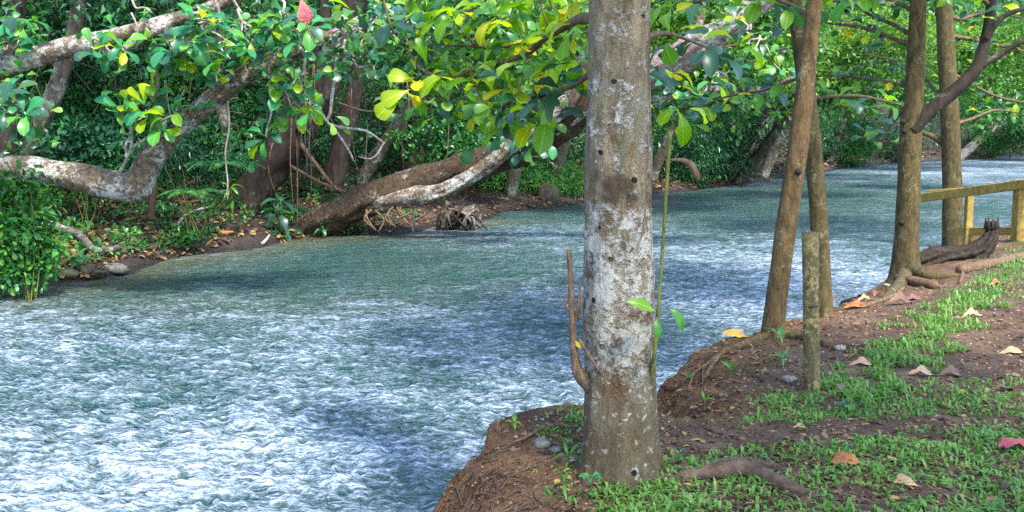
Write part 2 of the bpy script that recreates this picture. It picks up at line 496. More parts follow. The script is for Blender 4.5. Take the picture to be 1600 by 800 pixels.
nt.links.new(c, bs.inputs['Base Color'])
bs.inputs['Roughness'].default_value = 0.9
bump(nt, bs, noise_tex(nt, v, 8, 8, 0.75), 1.0, 0.08)
M['floor'] = m

# water
m, nt, bs = nmat('river_water')
v = coord(nt)
att = N(nt, 'ShaderNodeAttribute')
att.attribute_name = 'foam_glint'
dep = N(nt, 'ShaderNodeAttribute')
dep.attribute_name = 'shallow'
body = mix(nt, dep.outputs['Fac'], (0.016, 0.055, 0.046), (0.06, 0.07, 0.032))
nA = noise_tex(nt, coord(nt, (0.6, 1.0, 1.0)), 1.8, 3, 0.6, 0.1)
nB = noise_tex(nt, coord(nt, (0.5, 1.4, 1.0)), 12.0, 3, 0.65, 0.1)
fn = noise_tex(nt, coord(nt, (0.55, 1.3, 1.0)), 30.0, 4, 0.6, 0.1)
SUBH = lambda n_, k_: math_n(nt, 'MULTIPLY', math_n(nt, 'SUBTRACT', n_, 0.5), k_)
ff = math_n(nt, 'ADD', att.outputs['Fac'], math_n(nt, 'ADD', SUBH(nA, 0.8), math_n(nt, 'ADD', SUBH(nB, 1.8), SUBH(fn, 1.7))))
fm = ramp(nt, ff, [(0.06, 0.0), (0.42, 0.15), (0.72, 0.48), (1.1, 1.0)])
col = mix(nt, fm, body, (0.43, 0.50, 0.63))  # white water plus sky glints painted as a bluish base colour
nt.links.new(col, bs.inputs['Base Color'])
bs.inputs['IOR'].default_value = 1.333
rr = ramp(nt, fm, [(0.0, 0.2), (1.0, 0.6)])
nt.links.new(rr, bs.inputs['Roughness'])
hh = math_n(nt, 'ADD', math_n(nt, 'MULTIPLY', nA, 2.2), math_n(nt, 'ADD', math_n(nt, 'MULTIPLY', nB, 0.8), math_n(nt, 'MULTIPLY', fn, 0.12)))
bump(nt, bs, hh, 1.0, 0.22)
M['water'] = m


# ------------------------------------------------------------------ object helpers
def tag(o, label=None, cat=None, group=None, kind=None):
    if label:
        o['label'] = label
    if cat:
        o['category'] = cat
    if group:
        o['group'] = group
    if kind:
        o['kind'] = kind
    return o


def empty(name, loc, label, cat, group=None):
    o = bpy.data.objects.new(name, None)
    COL.objects.link(o)
    o.empty_display_size = 0.2
    o.location = loc
    return tag(o, label, cat, group)


ROOTLOC = {}


def origin_of(o):
    p = Vector((0, 0, 0))
    while o is not None:
        p = p + Vector(o.location)
        o = o.parent
    return p


def mesh_np(name, V, F, mat, smooth=True):
    """V (n,3); F either an (m,3)/(m,4) array or a list of faces"""
    me = bpy.data.meshes.new(name)
    V = np.asarray(V, np.float32)
    if isinstance(F, np.ndarray):
        k = F.shape[1]
        me.vertices.add(len(V))
        me.vertices.foreach_set('co', V.ravel())
        me.loops.add(F.size)
        me.loops.foreach_set('vertex_index', F.astype(np.int32).ravel())
        me.polygons.add(len(F))
        me.polygons.foreach_set('loop_start', np.arange(0, F.size, k, dtype=np.int32))
        me.polygons.foreach_set('loop_total', np.full(len(F), k, np.int32))
        me.update(calc_edges=True)
    else:
        me.from_pydata(V.tolist(), [], F)
        me.update()
    me.polygons.foreach_set('use_smooth', np.full(len(me.polygons), smooth))
    if mat:
        me.materials.append(mat)
    return me


def add(name, VF, mat, parent=None, base=None, smooth=True, kind=None):
    """one mesh object; V in world coordinates; base = origin of a top-level object"""
    V, F = VF
    V = np.asarray(V, float)
    off = origin_of(parent) if parent is not None else Vector(base if base is not None else (0, 0, 0))
    me = mesh_np(name, V - np.array(off), F, mat, smooth)
    o = bpy.data.objects.new(name, me)
    COL.objects.link(o)
    if parent is not None:
        o.parent = parent
    else:
        o.location = off
    if kind:
        o['kind'] = kind
    return o


def join(*vfs):
    Vs, Fs, n = [], [], 0
    for V, F in vfs:
        V = np.asarray(V, float)
        Vs.append(V)
        Fs += [[i + n for i in f] for f in (F.tolist() if isinstance(F, np.ndarray) else F)]
        n += len(V)
    return np.concatenate(Vs), Fs


def smooth_path(pts, rad, sub=5):
    P = [Vector(p) for p in pts]
    if len(P) < 3:
        k = max(2, sub)
        return [P[0].lerp(P[1], i / k) for i in range(k + 1)], [rad[0] + (rad[1] - rad[0]) * i / k for i in range(k + 1)]
    out, R = [], []
    for i in range(len(P) - 1):
        p0 = P[max(i - 1, 0)]
        p1, p2 = P[i], P[i + 1]
        p3 = P[min(i + 2, len(P) - 1)]
        for s in range(sub):
            t = s / sub
            out.append(0.5 * ((2 * p1) + (p2 - p0) * t + (2 * p0 - 5 * p1 + 4 * p2 - p3) * t * t + (3 * p1 - p0 - 3 * p2 + p3) * t ** 3))
            R.append(rad[i] + (rad[i + 1] - rad[i]) * t)
    out.append(P[-1])
    R.append(rad[-1])
    return out, R


def tube(pts, rad, n=10, sub=5, rough=0.0, freq=2.0, seed=0, flare=None):
    """tapered tube along a smooth path, lumpy by 'rough' (fraction of the radius)"""
    P, R = smooth_path(pts, rad, sub)
    m_ = len(P)
    V = np.zeros((m_, n, 3))
    t0 = (P[1] - P[0]).normalized()
    ref = Vector((0, 0, 1)) if abs(t0.z) < 0.8 else Vector((1, 0, 0))
    u = t0.cross(ref).normalized()
    L = 0.0
    for i in range(m_):
        t = (P[min(i + 1, m_ - 1)] - P[max(i - 1, 0)])
        t = t.normalized() if t.length > 1e-9 else t0
        u = (u - t * u.dot(t)).normalized()
        w = t.cross(u)
        if i:
            L += (P[i] - P[i - 1]).length
        a = np.arange(n) * 2 * np.pi / n
        r = np.full(n, R[i])
        if rough:
            k = freq
            r = r * (1 + rough * (fbm(np.cos(a) * k + seed * 3.1 + L * 0.7, np.sin(a) * k + L * freq * 0.9, 3, seed)))
        if flare:
            fz, fk, fa = flare
            r = r * (1 + fa * math.exp(-L / fz) * (1 + 0.45 * np.cos(a * fk + seed)))
        V[i] = np.array(P[i]) + np.outer(np.cos(a) * r, np.array(u)) + np.outer(np.sin(a) * r, np.array(w))
    idx = np.arange(m_ * n).reshape(m_, n)
    A = idx[:-1]
    B = idx[1:]
    F = np.stack([A, np.roll(A, -1, 1), np.roll(B, -1, 1), B], -1).reshape(-1, 4).tolist()
    F.append(list(idx[0][::-1]))
    F.append(list(idx[-1]))
    return V.reshape(-1, 3), F


def box(c, sx, sy, sz, dirx=(1, 0, 0), bev=0.006):
    """bevelled beam centred on c, sx along dirx"""
    d = Vector(dirx).normalized()
    side = Vector((0, 0, 1)).cross(d)
    side = side.normalized() if side.length > 1e-4 else Vector((0, 1, 0))
    up = d.cross(side).normalized()
    V = []
    pr = [(-1, -1, 1, 0), (-1, -1, 0, 1), (-1, 1, 0, -1), (-1, 1, 1, 0), (1, 1, -1, 0), (1, 1, 0, -1), (1, -1, 0, 1), (1, -1, -1, 0)]
    for e in (-1, 1):
        for (a, b, da, db) in pr:
            y = a * sy / 2 + da * bev
            z = b * sz / 2 + db * bev
            V.append(Vector(c) + d * (e * sx / 2) + side * y + up * z)
    F = [list(range(7, -1, -1)), list(range(8, 16))]
    for k in range(8):
        F.append([k, (k + 1) % 8, 8 + (k + 1) % 8, 8 + k])
    return np.array(V), F


# ------------------------------------------------------------------ leaves
def leaf_template(rows, droop=0.25, fold=0.25, wave=0.03, petiole=0.06):
    """leaf of unit length along +Y, facing +Z: rows of (t, half width)"""
    V, F = [], []
    for i, (t, w) in enumerate(rows):
        zc = 0.18 * math.sin(t * 2.2) - droop * t * t
        wv = wave * math.sin(i * 2.3)
        y = petiole + t * (1 - petiole)
        V += [(-w, y, zc + fold * w + wv), (0, y, zc), (w, y, zc + fold * w - wv)]
    for i in range(len(rows) - 1):
        a = i * 3
        F += [[a, a + 1, a + 4, a + 3], [a + 1, a + 2, a + 5, a + 4]]
    b = len(V)
    V += [(-0.012, -0.02, 0), (0.012, -0.02, 0), (0.012, petiole * 1.3, 0.0), (-0.012, petiole * 1.3, 0.0)]
    F.append([b, b + 1, b + 2, b + 3])
    return np.array(V), F


OBOV = [(0, .02), (.16, .07), (.36, .16), (.58, .245), (.76, .285), (.88, .26), (.96, .16), (1.0, .04)]
ELLI = [(0, .02), (.15, .12), (.35, .2), (.55, .215), (.75, .15), (.9, .07), (1.0, .01)]
LAN = [(0, .01), (.2, .085), (.45, .12), (.7, .09), (.88, .04), (1.0, .006)]
LEAFM = {}


def leafmesh(shape, mat, var):
    key = (shape, mat, var)
    if key not in LEAFM:
        rows = {'obov': OBOV, 'elli': ELLI, 'lan': LAN}[shape]
        dr, fo, wa = [(0.12, 0.22, 0.02), (0.38, 0.32, 0.03), (-0.05, 0.15, 0.025), (0.6, 0.45, 0.02)][var]
        V, F = leaf_template(rows, dr, fo, wa)
        LEAFM[key] = mesh_np('leaf_' + shape, V, F, M[mat])
    return LEAFM[key]


def frame(d, n):
    d = Vector(d).normalized()
    n = Vector(n)
    n = (n - d * n.dot(d))
    n = n.normalized() if n.length > 1e-5 else d.orthogonal().normalized()
    x = d.cross(n)
    return Matrix((x, d, n)).transposed()


def leaf(parent, p, d, n, size, mat, shape='obov', var=None, name='leaf', wide=1.0):
    o = bpy.data.objects.new(name, leafmesh(shape, mat, random.randrange(4) if var is None else var))
    COL.objects.link(o)
    o.parent = parent
    R = frame(d, n).to_4x4()
    o.matrix_basis = Matrix.Translation(Vector(p) - origin_of(parent)) @ R @ Matrix.Diagonal((size * wide, size, size, 1))
    return o


def rosette(parent, p, k, size, mats, shape='obov', tilt=(-0.3, 0.6), axis=(0, 0, 1), spread=0.02, wts=None, flat=1.0):
    """a tuft of leaves round a twig tip"""
    ax = Vector(axis).normalized()
    A = frame(ax.orthogonal(), ax)
    a0 = random.uniform(0, 6.28)
    for i in range(k):
        a = a0 + 6.283 * i / k + random.uniform(-.3, .3)
        el = random.uniform(*tilt)
        loc = Vector((math.cos(a) * math.cos(el), math.sin(a) * math.cos(el), math.sin(el) * flat))
        d = A @ loc
        nrm = A @ Vector((-math.cos(a) * math.sin(el), -math.sin(a) * math.sin(el), math.cos(el)))
        nrm = nrm + Vector((random.uniform(-.35, .35), random.uniform(-.35, .35), 0.2))
        q = Vector(p) + d * spread + Vector([random.uniform(-1, 1) * spread for _ in range(3)])
        leaf(parent, q, d, nrm, size * random.uniform(.7, 1.12), random.choices(mats, wts)[0], shape, wide=random.uniform(.78, 1.12))


T_DIA = (np.array([(0, 0, 0), (-.24, .55, .06), (0, 1.0, -.12), (.24, .55, .06)]), np.array([(0, 1, 2), (0, 2, 3)]))
T_LAN = (np.array([(0, 0, 0), (-.10, .45, .03), (0, 1.0, -.2), (.10, .45, .03)]), np.array([(0, 1, 2), (0, 2, 3)]))
T_OB = (np.array([(0, 0, 0), (-.20, .45, .08), (-.25, .78, .02), (0, 1.0, -.12), (.25, .78, .02), (.20, .45, .08), (0, .5, 0.02)]),
        np.array([(0, 1, 6), (1, 2, 6), (2, 3, 6), (3, 4, 6), (4, 5, 6), (5, 0, 6)]))


def unit(a):
    return a / np.maximum(np.linalg.norm(a, axis=1, keepdims=True), 1e-9)


def leaf_cloud(P, D, U, S, tmpl=T_DIA):
    tv, tf = tmpl
    D = unit(D)
    U = unit(U - D * (U * D).sum(1, keepdims=True))
    X = np.cross(D, U)
    S = S[:, None, None]
    V = P[:, None, :] + S * (tv[None, :, 0:1] * X[:, None, :] + tv[None, :, 1:2] * D[:, None, :] + tv[None, :, 2:3] * U[:, None, :])
    n = len(P)
    F = tf[None] + (np.arange(n) * len(tv))[:, None, None]
    return V.reshape(-1, 3), F.reshape(-1, tf.shape[1])


def clumps(C, R, per, size, droop=0.3, tmpl=T_DIA, squash=0.75, out=1.0, up=0.9):
    """leaves in clumps of radius R round the centres C"""
    n = len(C)
    k = np.repeat(np.arange(n), per)
    d = unit(RNG.normal(size=(len(k), 3)))
    d[:, 2] = np.abs(d[:, 2]) * np.where(RNG.random(len(k)) < 0.75, 1, -1)
    r = RNG.random(len(k)) ** 0.45
    P = C[k] + d * (R[k] * r)[:, None] * np.array([1, 1, squash])
    D = d * out + RNG.normal(size=d.shape) * 0.55
    D[:, 2] -= droop
    U = d * 0.4 + RNG.normal(size=d.shape) * 0.45 + np.array([0, 0, up])
    S = RNG.uniform(0.6, 1.2, len(k)) * size
    return leaf_cloud(P, D, U, S, tmpl)


# ------------------------------------------------------------------ setting: ground, bank, river
def grid_faces(nr, nc, keep=None):
    idx = np.arange(nr * nc).reshape(nr, nc)
    F = np.stack([idx[:-1, :-1], idx[:-1, 1:], idx[1:, 1:], idx[1:, :-1]], -1).reshape(-1, 4)
    return F if keep is None else F[keep.reshape(-1)]


dip = sstep(0.0, 1.0, np.minimum.reduce([CGX - NX0, NX1 - CGX, CGY - NY0, NY1 - CGY])) * 0.3
Vg = np.stack([CGX, CGY, CGZ - dip], -1).reshape(-1, 3)
g = add('ground', (Vg, grid_faces(*CGX.shape)), M['floor'], kind='structure')
tag(g, 'dark brown forest floor and riverbed sloping up behind the far shore', None)

edge = np.minimum.reduce([NEARX - NX0, NX1 - NEARX, NEARY - NY0, NY1 - NEARY])
Zb = NEARZ - 0.25 * sstep(0.5, 0.0, edge)
Vb = np.stack([NEARX, NEARY, Zb], -1).reshape(-1, 3)
keep = ((Zb[:-1, :-1] > -1.35) | (Zb[1:, 1:] > -1.35))
gy_, gx_ = np.gradient(NEARZ, NS)
slope = np.sqrt(gx_ ** 2 + gy_ ** 2)
for _ in range(4):
    slope = (slope + np.roll(slope, 1, 0) + np.roll(slope, -1, 0) + np.roll(slope, 1, 1) + np.roll(slope, -1, 1)) / 5
dnear = sdist(NEARX, NEARY, NEAR_EDGE)
clayv = np.clip(sstep(0.25, 0.8, slope) + sstep(0.75, 0.1, dnear + 0.25 * fbm(NEARX / .5, NEARY / .5, 3, 40)), 0, 1)
b = add('near_bank', (Vb, grid_faces(*NEARX.shape, keep)), M['soil'], kind='structure')
tag(b, 'bare brown earth river bank under the grass in front')
a_ = b.data.attributes.new('clay', 'FLOAT', 'POINT')
a_.data.foreach_set('value', clayv.astype(np.float32).ravel())

ys = np.concatenate([np.arange(-30, 3, 1.0), np.geomspace(3.0, 140.0, 900), [200, 400]])
s_ = np.concatenate([np.linspace(-9, -0.75, 40)[:-1], np.linspace(-0.75, 0.75, 400), np.linspace(0.75, 5, 30)[1:]])
SS, YY = np.meshgrid(s_, ys)
XX = SS * np.maximum(YY, 4.0)
wpx, wpy = PX(XX, YY, np.full_like(XX, WATER_Z))
ridge = lambda sc, sd_: 1 - np.abs(fbm(XX / sc + 0.35 * pn(XX / sc / 2, YY / sc / 2, sd_ + 9), YY / sc + 0.35 * pn(YY / sc / 2, XX / sc / 2, sd_ + 4), 2, sd_)) * 1.6
low = fbm(XX / 3.2, YY / 4.5, 3, 50)


def blob(cx, cy, rx, ry):
    return np.exp(-(((wpx - cx) / rx) ** 2 + ((wpy - cy) / ry) ** 2))


rap_glint = 0.42 + 0.55 * sstep(400, 620, wpy) + 0.75 * blob(1200, 430, 330, 65) + 0.45 * blob(1540, 268, 140, 22) + 0.5 * blob(830, 370, 120, 22) + 0.2 * blob(150, 520, 300, 60)  # strength of rapids and painted sparkle, placed by view region
rap_glint = rap_glint - 0.40 * blob(600, 420, 330, 55) - 0.50 * blob(1200, 318, 260, 34) - 0.2 * blob(60, 455, 200, 22)
rap_glint = np.clip(rap_glint, 0.06, 1.2)
amp = np.clip(0.02 + 0.065 * rap_glint, 0, 0.1) * np.clip(12 / np.maximum(YY, 8), .35, 1)
r1, r2 = ridge(0.85, 60), ridge(0.33, 66)
shore = sstep(0.0, 0.9, -sdist(XX, YY, FAR_EDGE))
r3 = ridge(0.17, 71)
hgt = amp * (0.42 * (r1 - 0.6) + 0.42 * (r2 - 0.6) + 0.28 * (r3 - 0.6)) * (0.25 + 0.75 * shore)
WZ = WATER_Z + hgt
foam_glint = -0.10 + 0.60 * rap_glint + 0.22 * low + 0.06 * (r1 - 0.55) + 0.18 * (r2 - 0.55) + 0.22 * (r3 - 0.55) + 0.12 * blob(600, 720, 330, 90)  # broken white water and painted sky sparkle in one mask
foam_glint = foam_glint + 0.16 * sstep(24, 45, YY) - 0.14 * blob(60, 600, 330, 130) + 0.05 * blob(600, 710, 260, 90)  # more painted sky reflection with distance
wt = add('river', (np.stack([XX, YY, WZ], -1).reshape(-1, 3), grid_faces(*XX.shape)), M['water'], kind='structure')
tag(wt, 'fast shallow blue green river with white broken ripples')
a_ = wt.data.attributes.new('foam_glint', 'FLOAT', 'POINT')
a_.data.foreach_set('value', foam_glint.astype(np.float32).ravel())
a_ = wt.data.attributes.new('shallow', 'FLOAT', 'POINT')
sh = np.clip(sstep(1.8, 0.0, -sdist(XX, YY, FAR_EDGE)) * 0.9 * (YY < 26) + 0.35 * blob(250, 480, 300, 30) + 0.25 * np.clip(low, 0, 1), 0, 1)
a_.data.foreach_set('value', sh.astype(np.float32).ravel())


# ------------------------------------------------------------------ near-bank trees


def crown_stuff(parent, c, r, n, size, mat, name='crown', seed_k=60):
    """out-of-frame crown of a near tree: clumps spread through an ellipsoid"""
    C = unit(RNG.normal(size=(seed_k, 3))) * (RNG.random(seed_k) ** 0.4)[:, None] * np.array(r) + np.array(c)
    VF = clumps(C, RNG.uniform(.3, .55, seed_k), max(4, n // seed_k), size, 0.3, T_OB)
    return add(name, VF, M[mat], parent, kind='stuff', smooth=False)


def wpath(spec, Y):
    """spec: (px, py[, dY]) -> world points at depth Y + dY"""
    return [W(s[0], s[1], Y + (s[2] if len(s) > 2 else 0)) for s in spec]


# foreground tree
p0 = GH(968, 735)
Y0 = p0.y
k = Y0 / F_PX
main = empty('almond_tree', p0, 'thick foreground tree with pale lichen patches on its trunk, tallest on the bank', 'tree')
tp = wpath([(966, 790), (967, 745), (968, 690), (968, 600), (967, 520), (968, 430), (967, 330), (966, 200), (966, 100), (967, 0), (969, -150), (975, -330)], Y0)
tr = [76, 64, 58, 55, 55, 53.5, 52, 50.5, 48, 46, 43, 39]
add('trunk', tube(tp, [r * k for r in tr], 64, 16, 0.075, 2.2, 2, (0.26, 5, 0.2)), M['bark_main'], main)
add('limb', tube([W(972, -250, Y0), (p0.x + .7, Y0 - .6, 4.2), (p0.x + 1.6, Y0 - 1.4, 4.8), (p0.x + 2.8, Y0 - 2.5, 5.1)], [.1, .085, .065, .03], 12, 6, .08, 2, 3), M['bark_main'], main)  # unseen limb added to reach the offset shading crown
crown_stuff(main, (p0.x + 2.9, Y0 - 2.6, 5.1), (2.6, 2.8, 1.0), 4800, 0.2, 'crown_lit')  # unseen crown shifted off the trunk to throw dappled shade on the bank
# limb that carries the bright overhanging sprays (out of frame above the trunk top)
limbs = [
    ([(940, 30), (905, 30, .4), (890, 38, .6), (850, 60, 1.0), (828, 80, 1.2), (790, 96, 1.4), (735, 110, 1.6), (710, 121, 1.7), (665, 112, 1.8), (642, 86, 1.9), (625, 62, 2.0)],
     [9, 8.5, 8, 7, 6.4, 5.5, 4.5, 4, 3, 2.2, 1.5]),
    ([(880, 42, .7), (850, 54, 1.1), (815, 68, 1.4), (780, 74, 1.6), (735, 72, 1.8), (700, 71, 1.9), (675, 64, 2.0)], [4.5, 4, 3.6, 3, 2.6, 2, 1.4]),
    ([(940, 100), (905, 128, .5), (880, 140, .7), (850, 150, .9), (820, 162, 1.0), (790, 185, 1.2)], [7, 5, 4, 3, 2.4, 1.5]),
    ([(1000, 60), (1040, 52, .5), (1075, 62, .8), (1110, 74, 1.1), (1150, 70, 1.4)], [6, 4, 3, 2.4, 1.5]),
    ([(940, -60), (880, -40, .5), (820, -30, 1.0), (760, -22, 1.4), (700, -20, 1.6), (640, -15, 1.8)], [9, 7, 6, 5, 3.5, 2])]
branches = []
for spec, rr_ in limbs:
    pts = wpath(spec, Y0)
    branches.append(add('branch', tube(pts, [r * k for r in rr_], 8, 5, 0.12, 3, len(branches)), M['twig_brown'], main))
# side twigs
for bi, spec in ((1, [(742, 73, 1.8), (728, 52, 1.8), (712, 30, 1.8), (707, 18, 1.8)]), (0, [(860, 52, 1.0), (852, 30, 1.0), (846, 8, 1.0), (842, -12, 1)]),
                 (0, [(735, 110, 1.6), (742, 132, 1.5), (752, 155, 1.5), (768, 178, 1.4)]), (0, [(828, 82, 1.2), (822, 108, 1.1), (812, 135, 1.1), (806, 165, 1.0)]),
                 (4, [(770, -22, 1.3), (755, 5, 1.5), (720, 20, 1.7)]), (4, [(850, -35, .8), (862, 10, .9), (880, 20, .9)])):
    add('twig', tube(wpath(spec, Y0), [2.4 * k, 2 * k, 1.5 * k, 1.1 * k][:len(spec)], 6, 4, .1, 3, bi), M['twig_brown'], main)
BR, DK = 'leaf_bright', 'leaf_dark'  # sunlit and shaded leaves of the spray painted as two leaf colours
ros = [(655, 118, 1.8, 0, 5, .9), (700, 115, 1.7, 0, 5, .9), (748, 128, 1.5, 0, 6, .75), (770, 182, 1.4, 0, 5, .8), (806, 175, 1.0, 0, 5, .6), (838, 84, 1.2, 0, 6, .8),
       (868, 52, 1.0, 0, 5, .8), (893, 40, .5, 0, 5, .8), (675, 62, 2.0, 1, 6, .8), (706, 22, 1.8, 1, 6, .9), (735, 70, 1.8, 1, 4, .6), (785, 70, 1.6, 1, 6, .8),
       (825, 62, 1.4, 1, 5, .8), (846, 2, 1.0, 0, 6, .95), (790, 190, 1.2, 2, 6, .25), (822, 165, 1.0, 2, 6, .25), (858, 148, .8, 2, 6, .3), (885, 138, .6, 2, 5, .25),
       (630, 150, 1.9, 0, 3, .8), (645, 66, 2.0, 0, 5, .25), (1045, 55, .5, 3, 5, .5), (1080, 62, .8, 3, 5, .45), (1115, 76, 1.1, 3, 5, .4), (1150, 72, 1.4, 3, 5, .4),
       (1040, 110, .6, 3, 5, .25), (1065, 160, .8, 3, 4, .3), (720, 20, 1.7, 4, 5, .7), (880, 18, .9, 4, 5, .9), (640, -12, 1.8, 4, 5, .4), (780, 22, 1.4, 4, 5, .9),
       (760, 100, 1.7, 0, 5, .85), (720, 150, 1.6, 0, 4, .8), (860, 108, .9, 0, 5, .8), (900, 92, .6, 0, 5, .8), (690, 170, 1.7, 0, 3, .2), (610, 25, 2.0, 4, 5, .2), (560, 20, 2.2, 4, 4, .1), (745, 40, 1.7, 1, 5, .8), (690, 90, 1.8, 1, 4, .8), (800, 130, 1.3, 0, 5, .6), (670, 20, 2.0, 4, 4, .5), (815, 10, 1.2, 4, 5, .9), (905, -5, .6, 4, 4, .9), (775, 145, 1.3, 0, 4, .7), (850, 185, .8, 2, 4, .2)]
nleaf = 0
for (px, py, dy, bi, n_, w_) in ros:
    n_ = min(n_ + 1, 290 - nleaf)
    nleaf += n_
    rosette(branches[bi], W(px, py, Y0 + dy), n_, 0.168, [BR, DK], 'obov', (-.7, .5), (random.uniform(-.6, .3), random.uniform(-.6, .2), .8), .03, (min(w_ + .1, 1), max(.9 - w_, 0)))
# drooping yellow end leaf of the spray and the red one above
br0 = branches[0]
for (px, py, dx, dz, sz) in ((628, 150, -.7, -.6, .2), (668, 100, -.4, .8, .17), (650, 128, -.9, .2, .17), (640, 140, -.8, -.4, .19)):
    leaf(br0, W(px, py, Y0 + 1.8), (dx, -.1, dz), (.3, -1, .4), sz, BR, var=0)
T_LEAF = None


def extra_foliage(tree_, pts, per, size, mat, jit=.16, face=(0, -.4, .8)):
    """the smaller leaves of a tree's sprays, too many to be parts of their own"""
    Vt, Ft = leaf_template(OBOV, .2, .25, .025)
    Ft = np.array([f for f in Ft])
    C = np.repeat(np.array([list(p_) for p_ in pts]), per, 0)
    n = len(C)
    d = unit(RNG.normal(size=(n, 3)) * np.array([1, 1, .7]))
    P = C + d * RNG.uniform(.01, jit, (n, 1))
    D = d + RNG.normal(size=(n, 3)) * .35 - np.array([0, 0, .2])
    U = RNG.normal(size=(n, 3)) * .4 + np.array(face)
    return add('foliage', leaf_cloud(P, D, U, RNG.uniform(.6, 1.15, n) * size, (Vt, Ft)), M[mat], tree_, kind='stuff')


rp = []
for (px, py, dy, bi, n_, w_) in ros:
    for _ in range(0 if px > 1000 or (px > 845 and py > 60) else 2):
        rp.append(W(px + random.gauss(0, 22), py + random.gauss(0, 15), Y0 + dy + random.uniform(-.2, .6)))
extra_foliage(main, rp, 5, .115, 'crown_yel', .14)
extra_foliage(main, [p_ + Vector((random.uniform(-.1, .1), .4, random.uniform(-.12, .05))) for p_ in rp], 3, .125, 'crown_mid', .16)
# young shoot on the right of the trunk with three leaves, and the dead sprout on the left
sh_ = add('shoot', tube(wpath([(1012, 620, -.05), (1020, 570, -.1), (1026, 520, -.12), (1031, 450, -.12), (1036, 380, -.1), (1041, 300, -.1), (1047, 206, -.1)], Y0),
                        [3.6 * k, 3.4 * k, 3.2 * k, 2.8 * k, 2.6 * k, 2.8 * k, 3.6 * k], 8, 5, .06, 3, 1), M['stem_green'], main)
add('twig', tube(wpath([(1047, 250, -.1), (1062, 250, -.1), (1078, 256, -.1), (1088, 272, -.1), (1092, 282, -.1)], Y0), [2 * k, 3 * k, 5 * k, 5 * k, 2 * k], 7, 4, .2, 4), M['twig_brown'], main)
for (px, py, d, nn, sz, va) in ((1024, 486, (-1, -.25, .35), (.3, -.9, .6), .145, 0), (1026, 496, (.05, -.3, -1), (0, -1, -.1), .10, 0), (1046, 480, (.55, -.2, -.85), (.5, -.8, .3), .125, 1)):
    leaf(sh_, W(px, py, Y0 - .25), d, nn, sz, 'leaf_right', 'elli', va, wide=.9)
sp_ = add('dead_sprout', tube(wpath([(925, 605, -.02), (906, 585, -.05), (898, 560, -.06), (894, 500, -.08), (892, 450, -.08), (889, 390, -.08)], Y0),
                              [13 * k, 11 * k, 7 * k, 5.2 * k, 4.6 * k, 3.8 * k], 8, 5, .12, 4, 3), M['twig_brown'], main)
for spec in ([(897, 500, -.08), (903, 480, -.1), (906, 450, -.1)], [(895, 490, -.08), (884, 478, -.1), (882, 460, -.1)], [(905, 530, -.1), (930, 570, -.12), (962, 612, -.14)],
             [(903, 500, -.08), (908, 470, -.1), (905, 440, -.1)]):
    add('twig', tube(wpath(spec, Y0), [2.4 * k, 2 * k, 1.4 * k], 6, 4, .15, 4), M['twig_brown'], sp_)
leaf(sp_, W(899, 532, Y0 - .1), (.35, -.2, -.5), (0, -1, 0), .045, 'leaf_bright', 'elli', 0)


def ground_path(pxs, lift, rad):
    out = []
    for (x_, y_), l_ in zip(pxs, lift):
        p_ = GH(x_, y_)
        p_.z += l_
        out.append(p_)
    return out, rad


for spec, lift, rad in (([(1020, 752), (1075, 748), (1120, 744), (1160, 741), (1195, 752), (1235, 768), (1290, 782), (1345, 790)], [.0, .01, .03, .035, .025, .015, 0, -.02], [.03, .035, .04, .042, .04, .035, .025, .012]),
                        ([(1015, 735), (1060, 733), (1110, 726), (1160, 724), (1210, 728), (1250, 740)], [0, .0, .01, .012, .005, -.01], [.03, .028, .026, .024, .018, .01]),
                        ([(925, 725), (880, 720), (840, 712), (800, 705)], [0.0, 0.0, 0.0, -.02], [.03, .022, .016, .008])):
    pts, rad = ground_path(spec, lift, rad)
    add('root', tube([p_ - Vector((0, 0, .012)) for p_ in pts], rad, 14, 6, .22, 2.2, len(spec)), M['root'], main)

# two leaning trunks that cross
pA = GH(1208, 527)
YA = pA.y
kA = YA / F_PX
lean = empty('leaning_tree', pA, 'slim brown trunk leaning right, left of the crossing pair', 'tree', 'slim trunks along the near bank edge')
add('trunk', tube(wpath([(1203, 550), (1207, 525), (1213, 470), (1222, 400), (1235, 310), (1247, 230), (1255, 160), (1264, 80), (1273, 0), (1285, -120), (1300, -260)], YA),
                  [20 * kA, 18 * kA, 16.5 * kA, 16.5 * kA, 16 * kA, 15.5 * kA, 14.5 * kA, 13 * kA, 12 * kA, 11 * kA, 9 * kA], 18, 7, .07, 2, 4, (.12, 4, .25)), M['bark_lean'], lean)
add('knot', tube([W(1247, 268, YA - .07), W(1246, 268, YA - .105)], [.028, .018], 10, 2, .1), M['bark_dark'], lean)
for spec, lift in (([(1215, 525), (1195, 530), (1160, 545), (1125, 560), (1100, 600)], [.02, .02, .02, .02, .03]), ([(1215, 525), (1250, 530), (1285, 540), (1310, 545)], [.02, .02, .01, -.01])):
    pts, rad = ground_path(spec, lift, [.045, .038, .03, .02, .012][:len(spec)])
    add('root', tube(pts, rad, 10, 5, .15, 2, 7), M['bark_lean'], lean)
crown_stuff(lean, (pA.x + .6, YA + .3, 5.2), (2.2, 2.2, 1.0), 2600, 0.2, 'crown_lit')

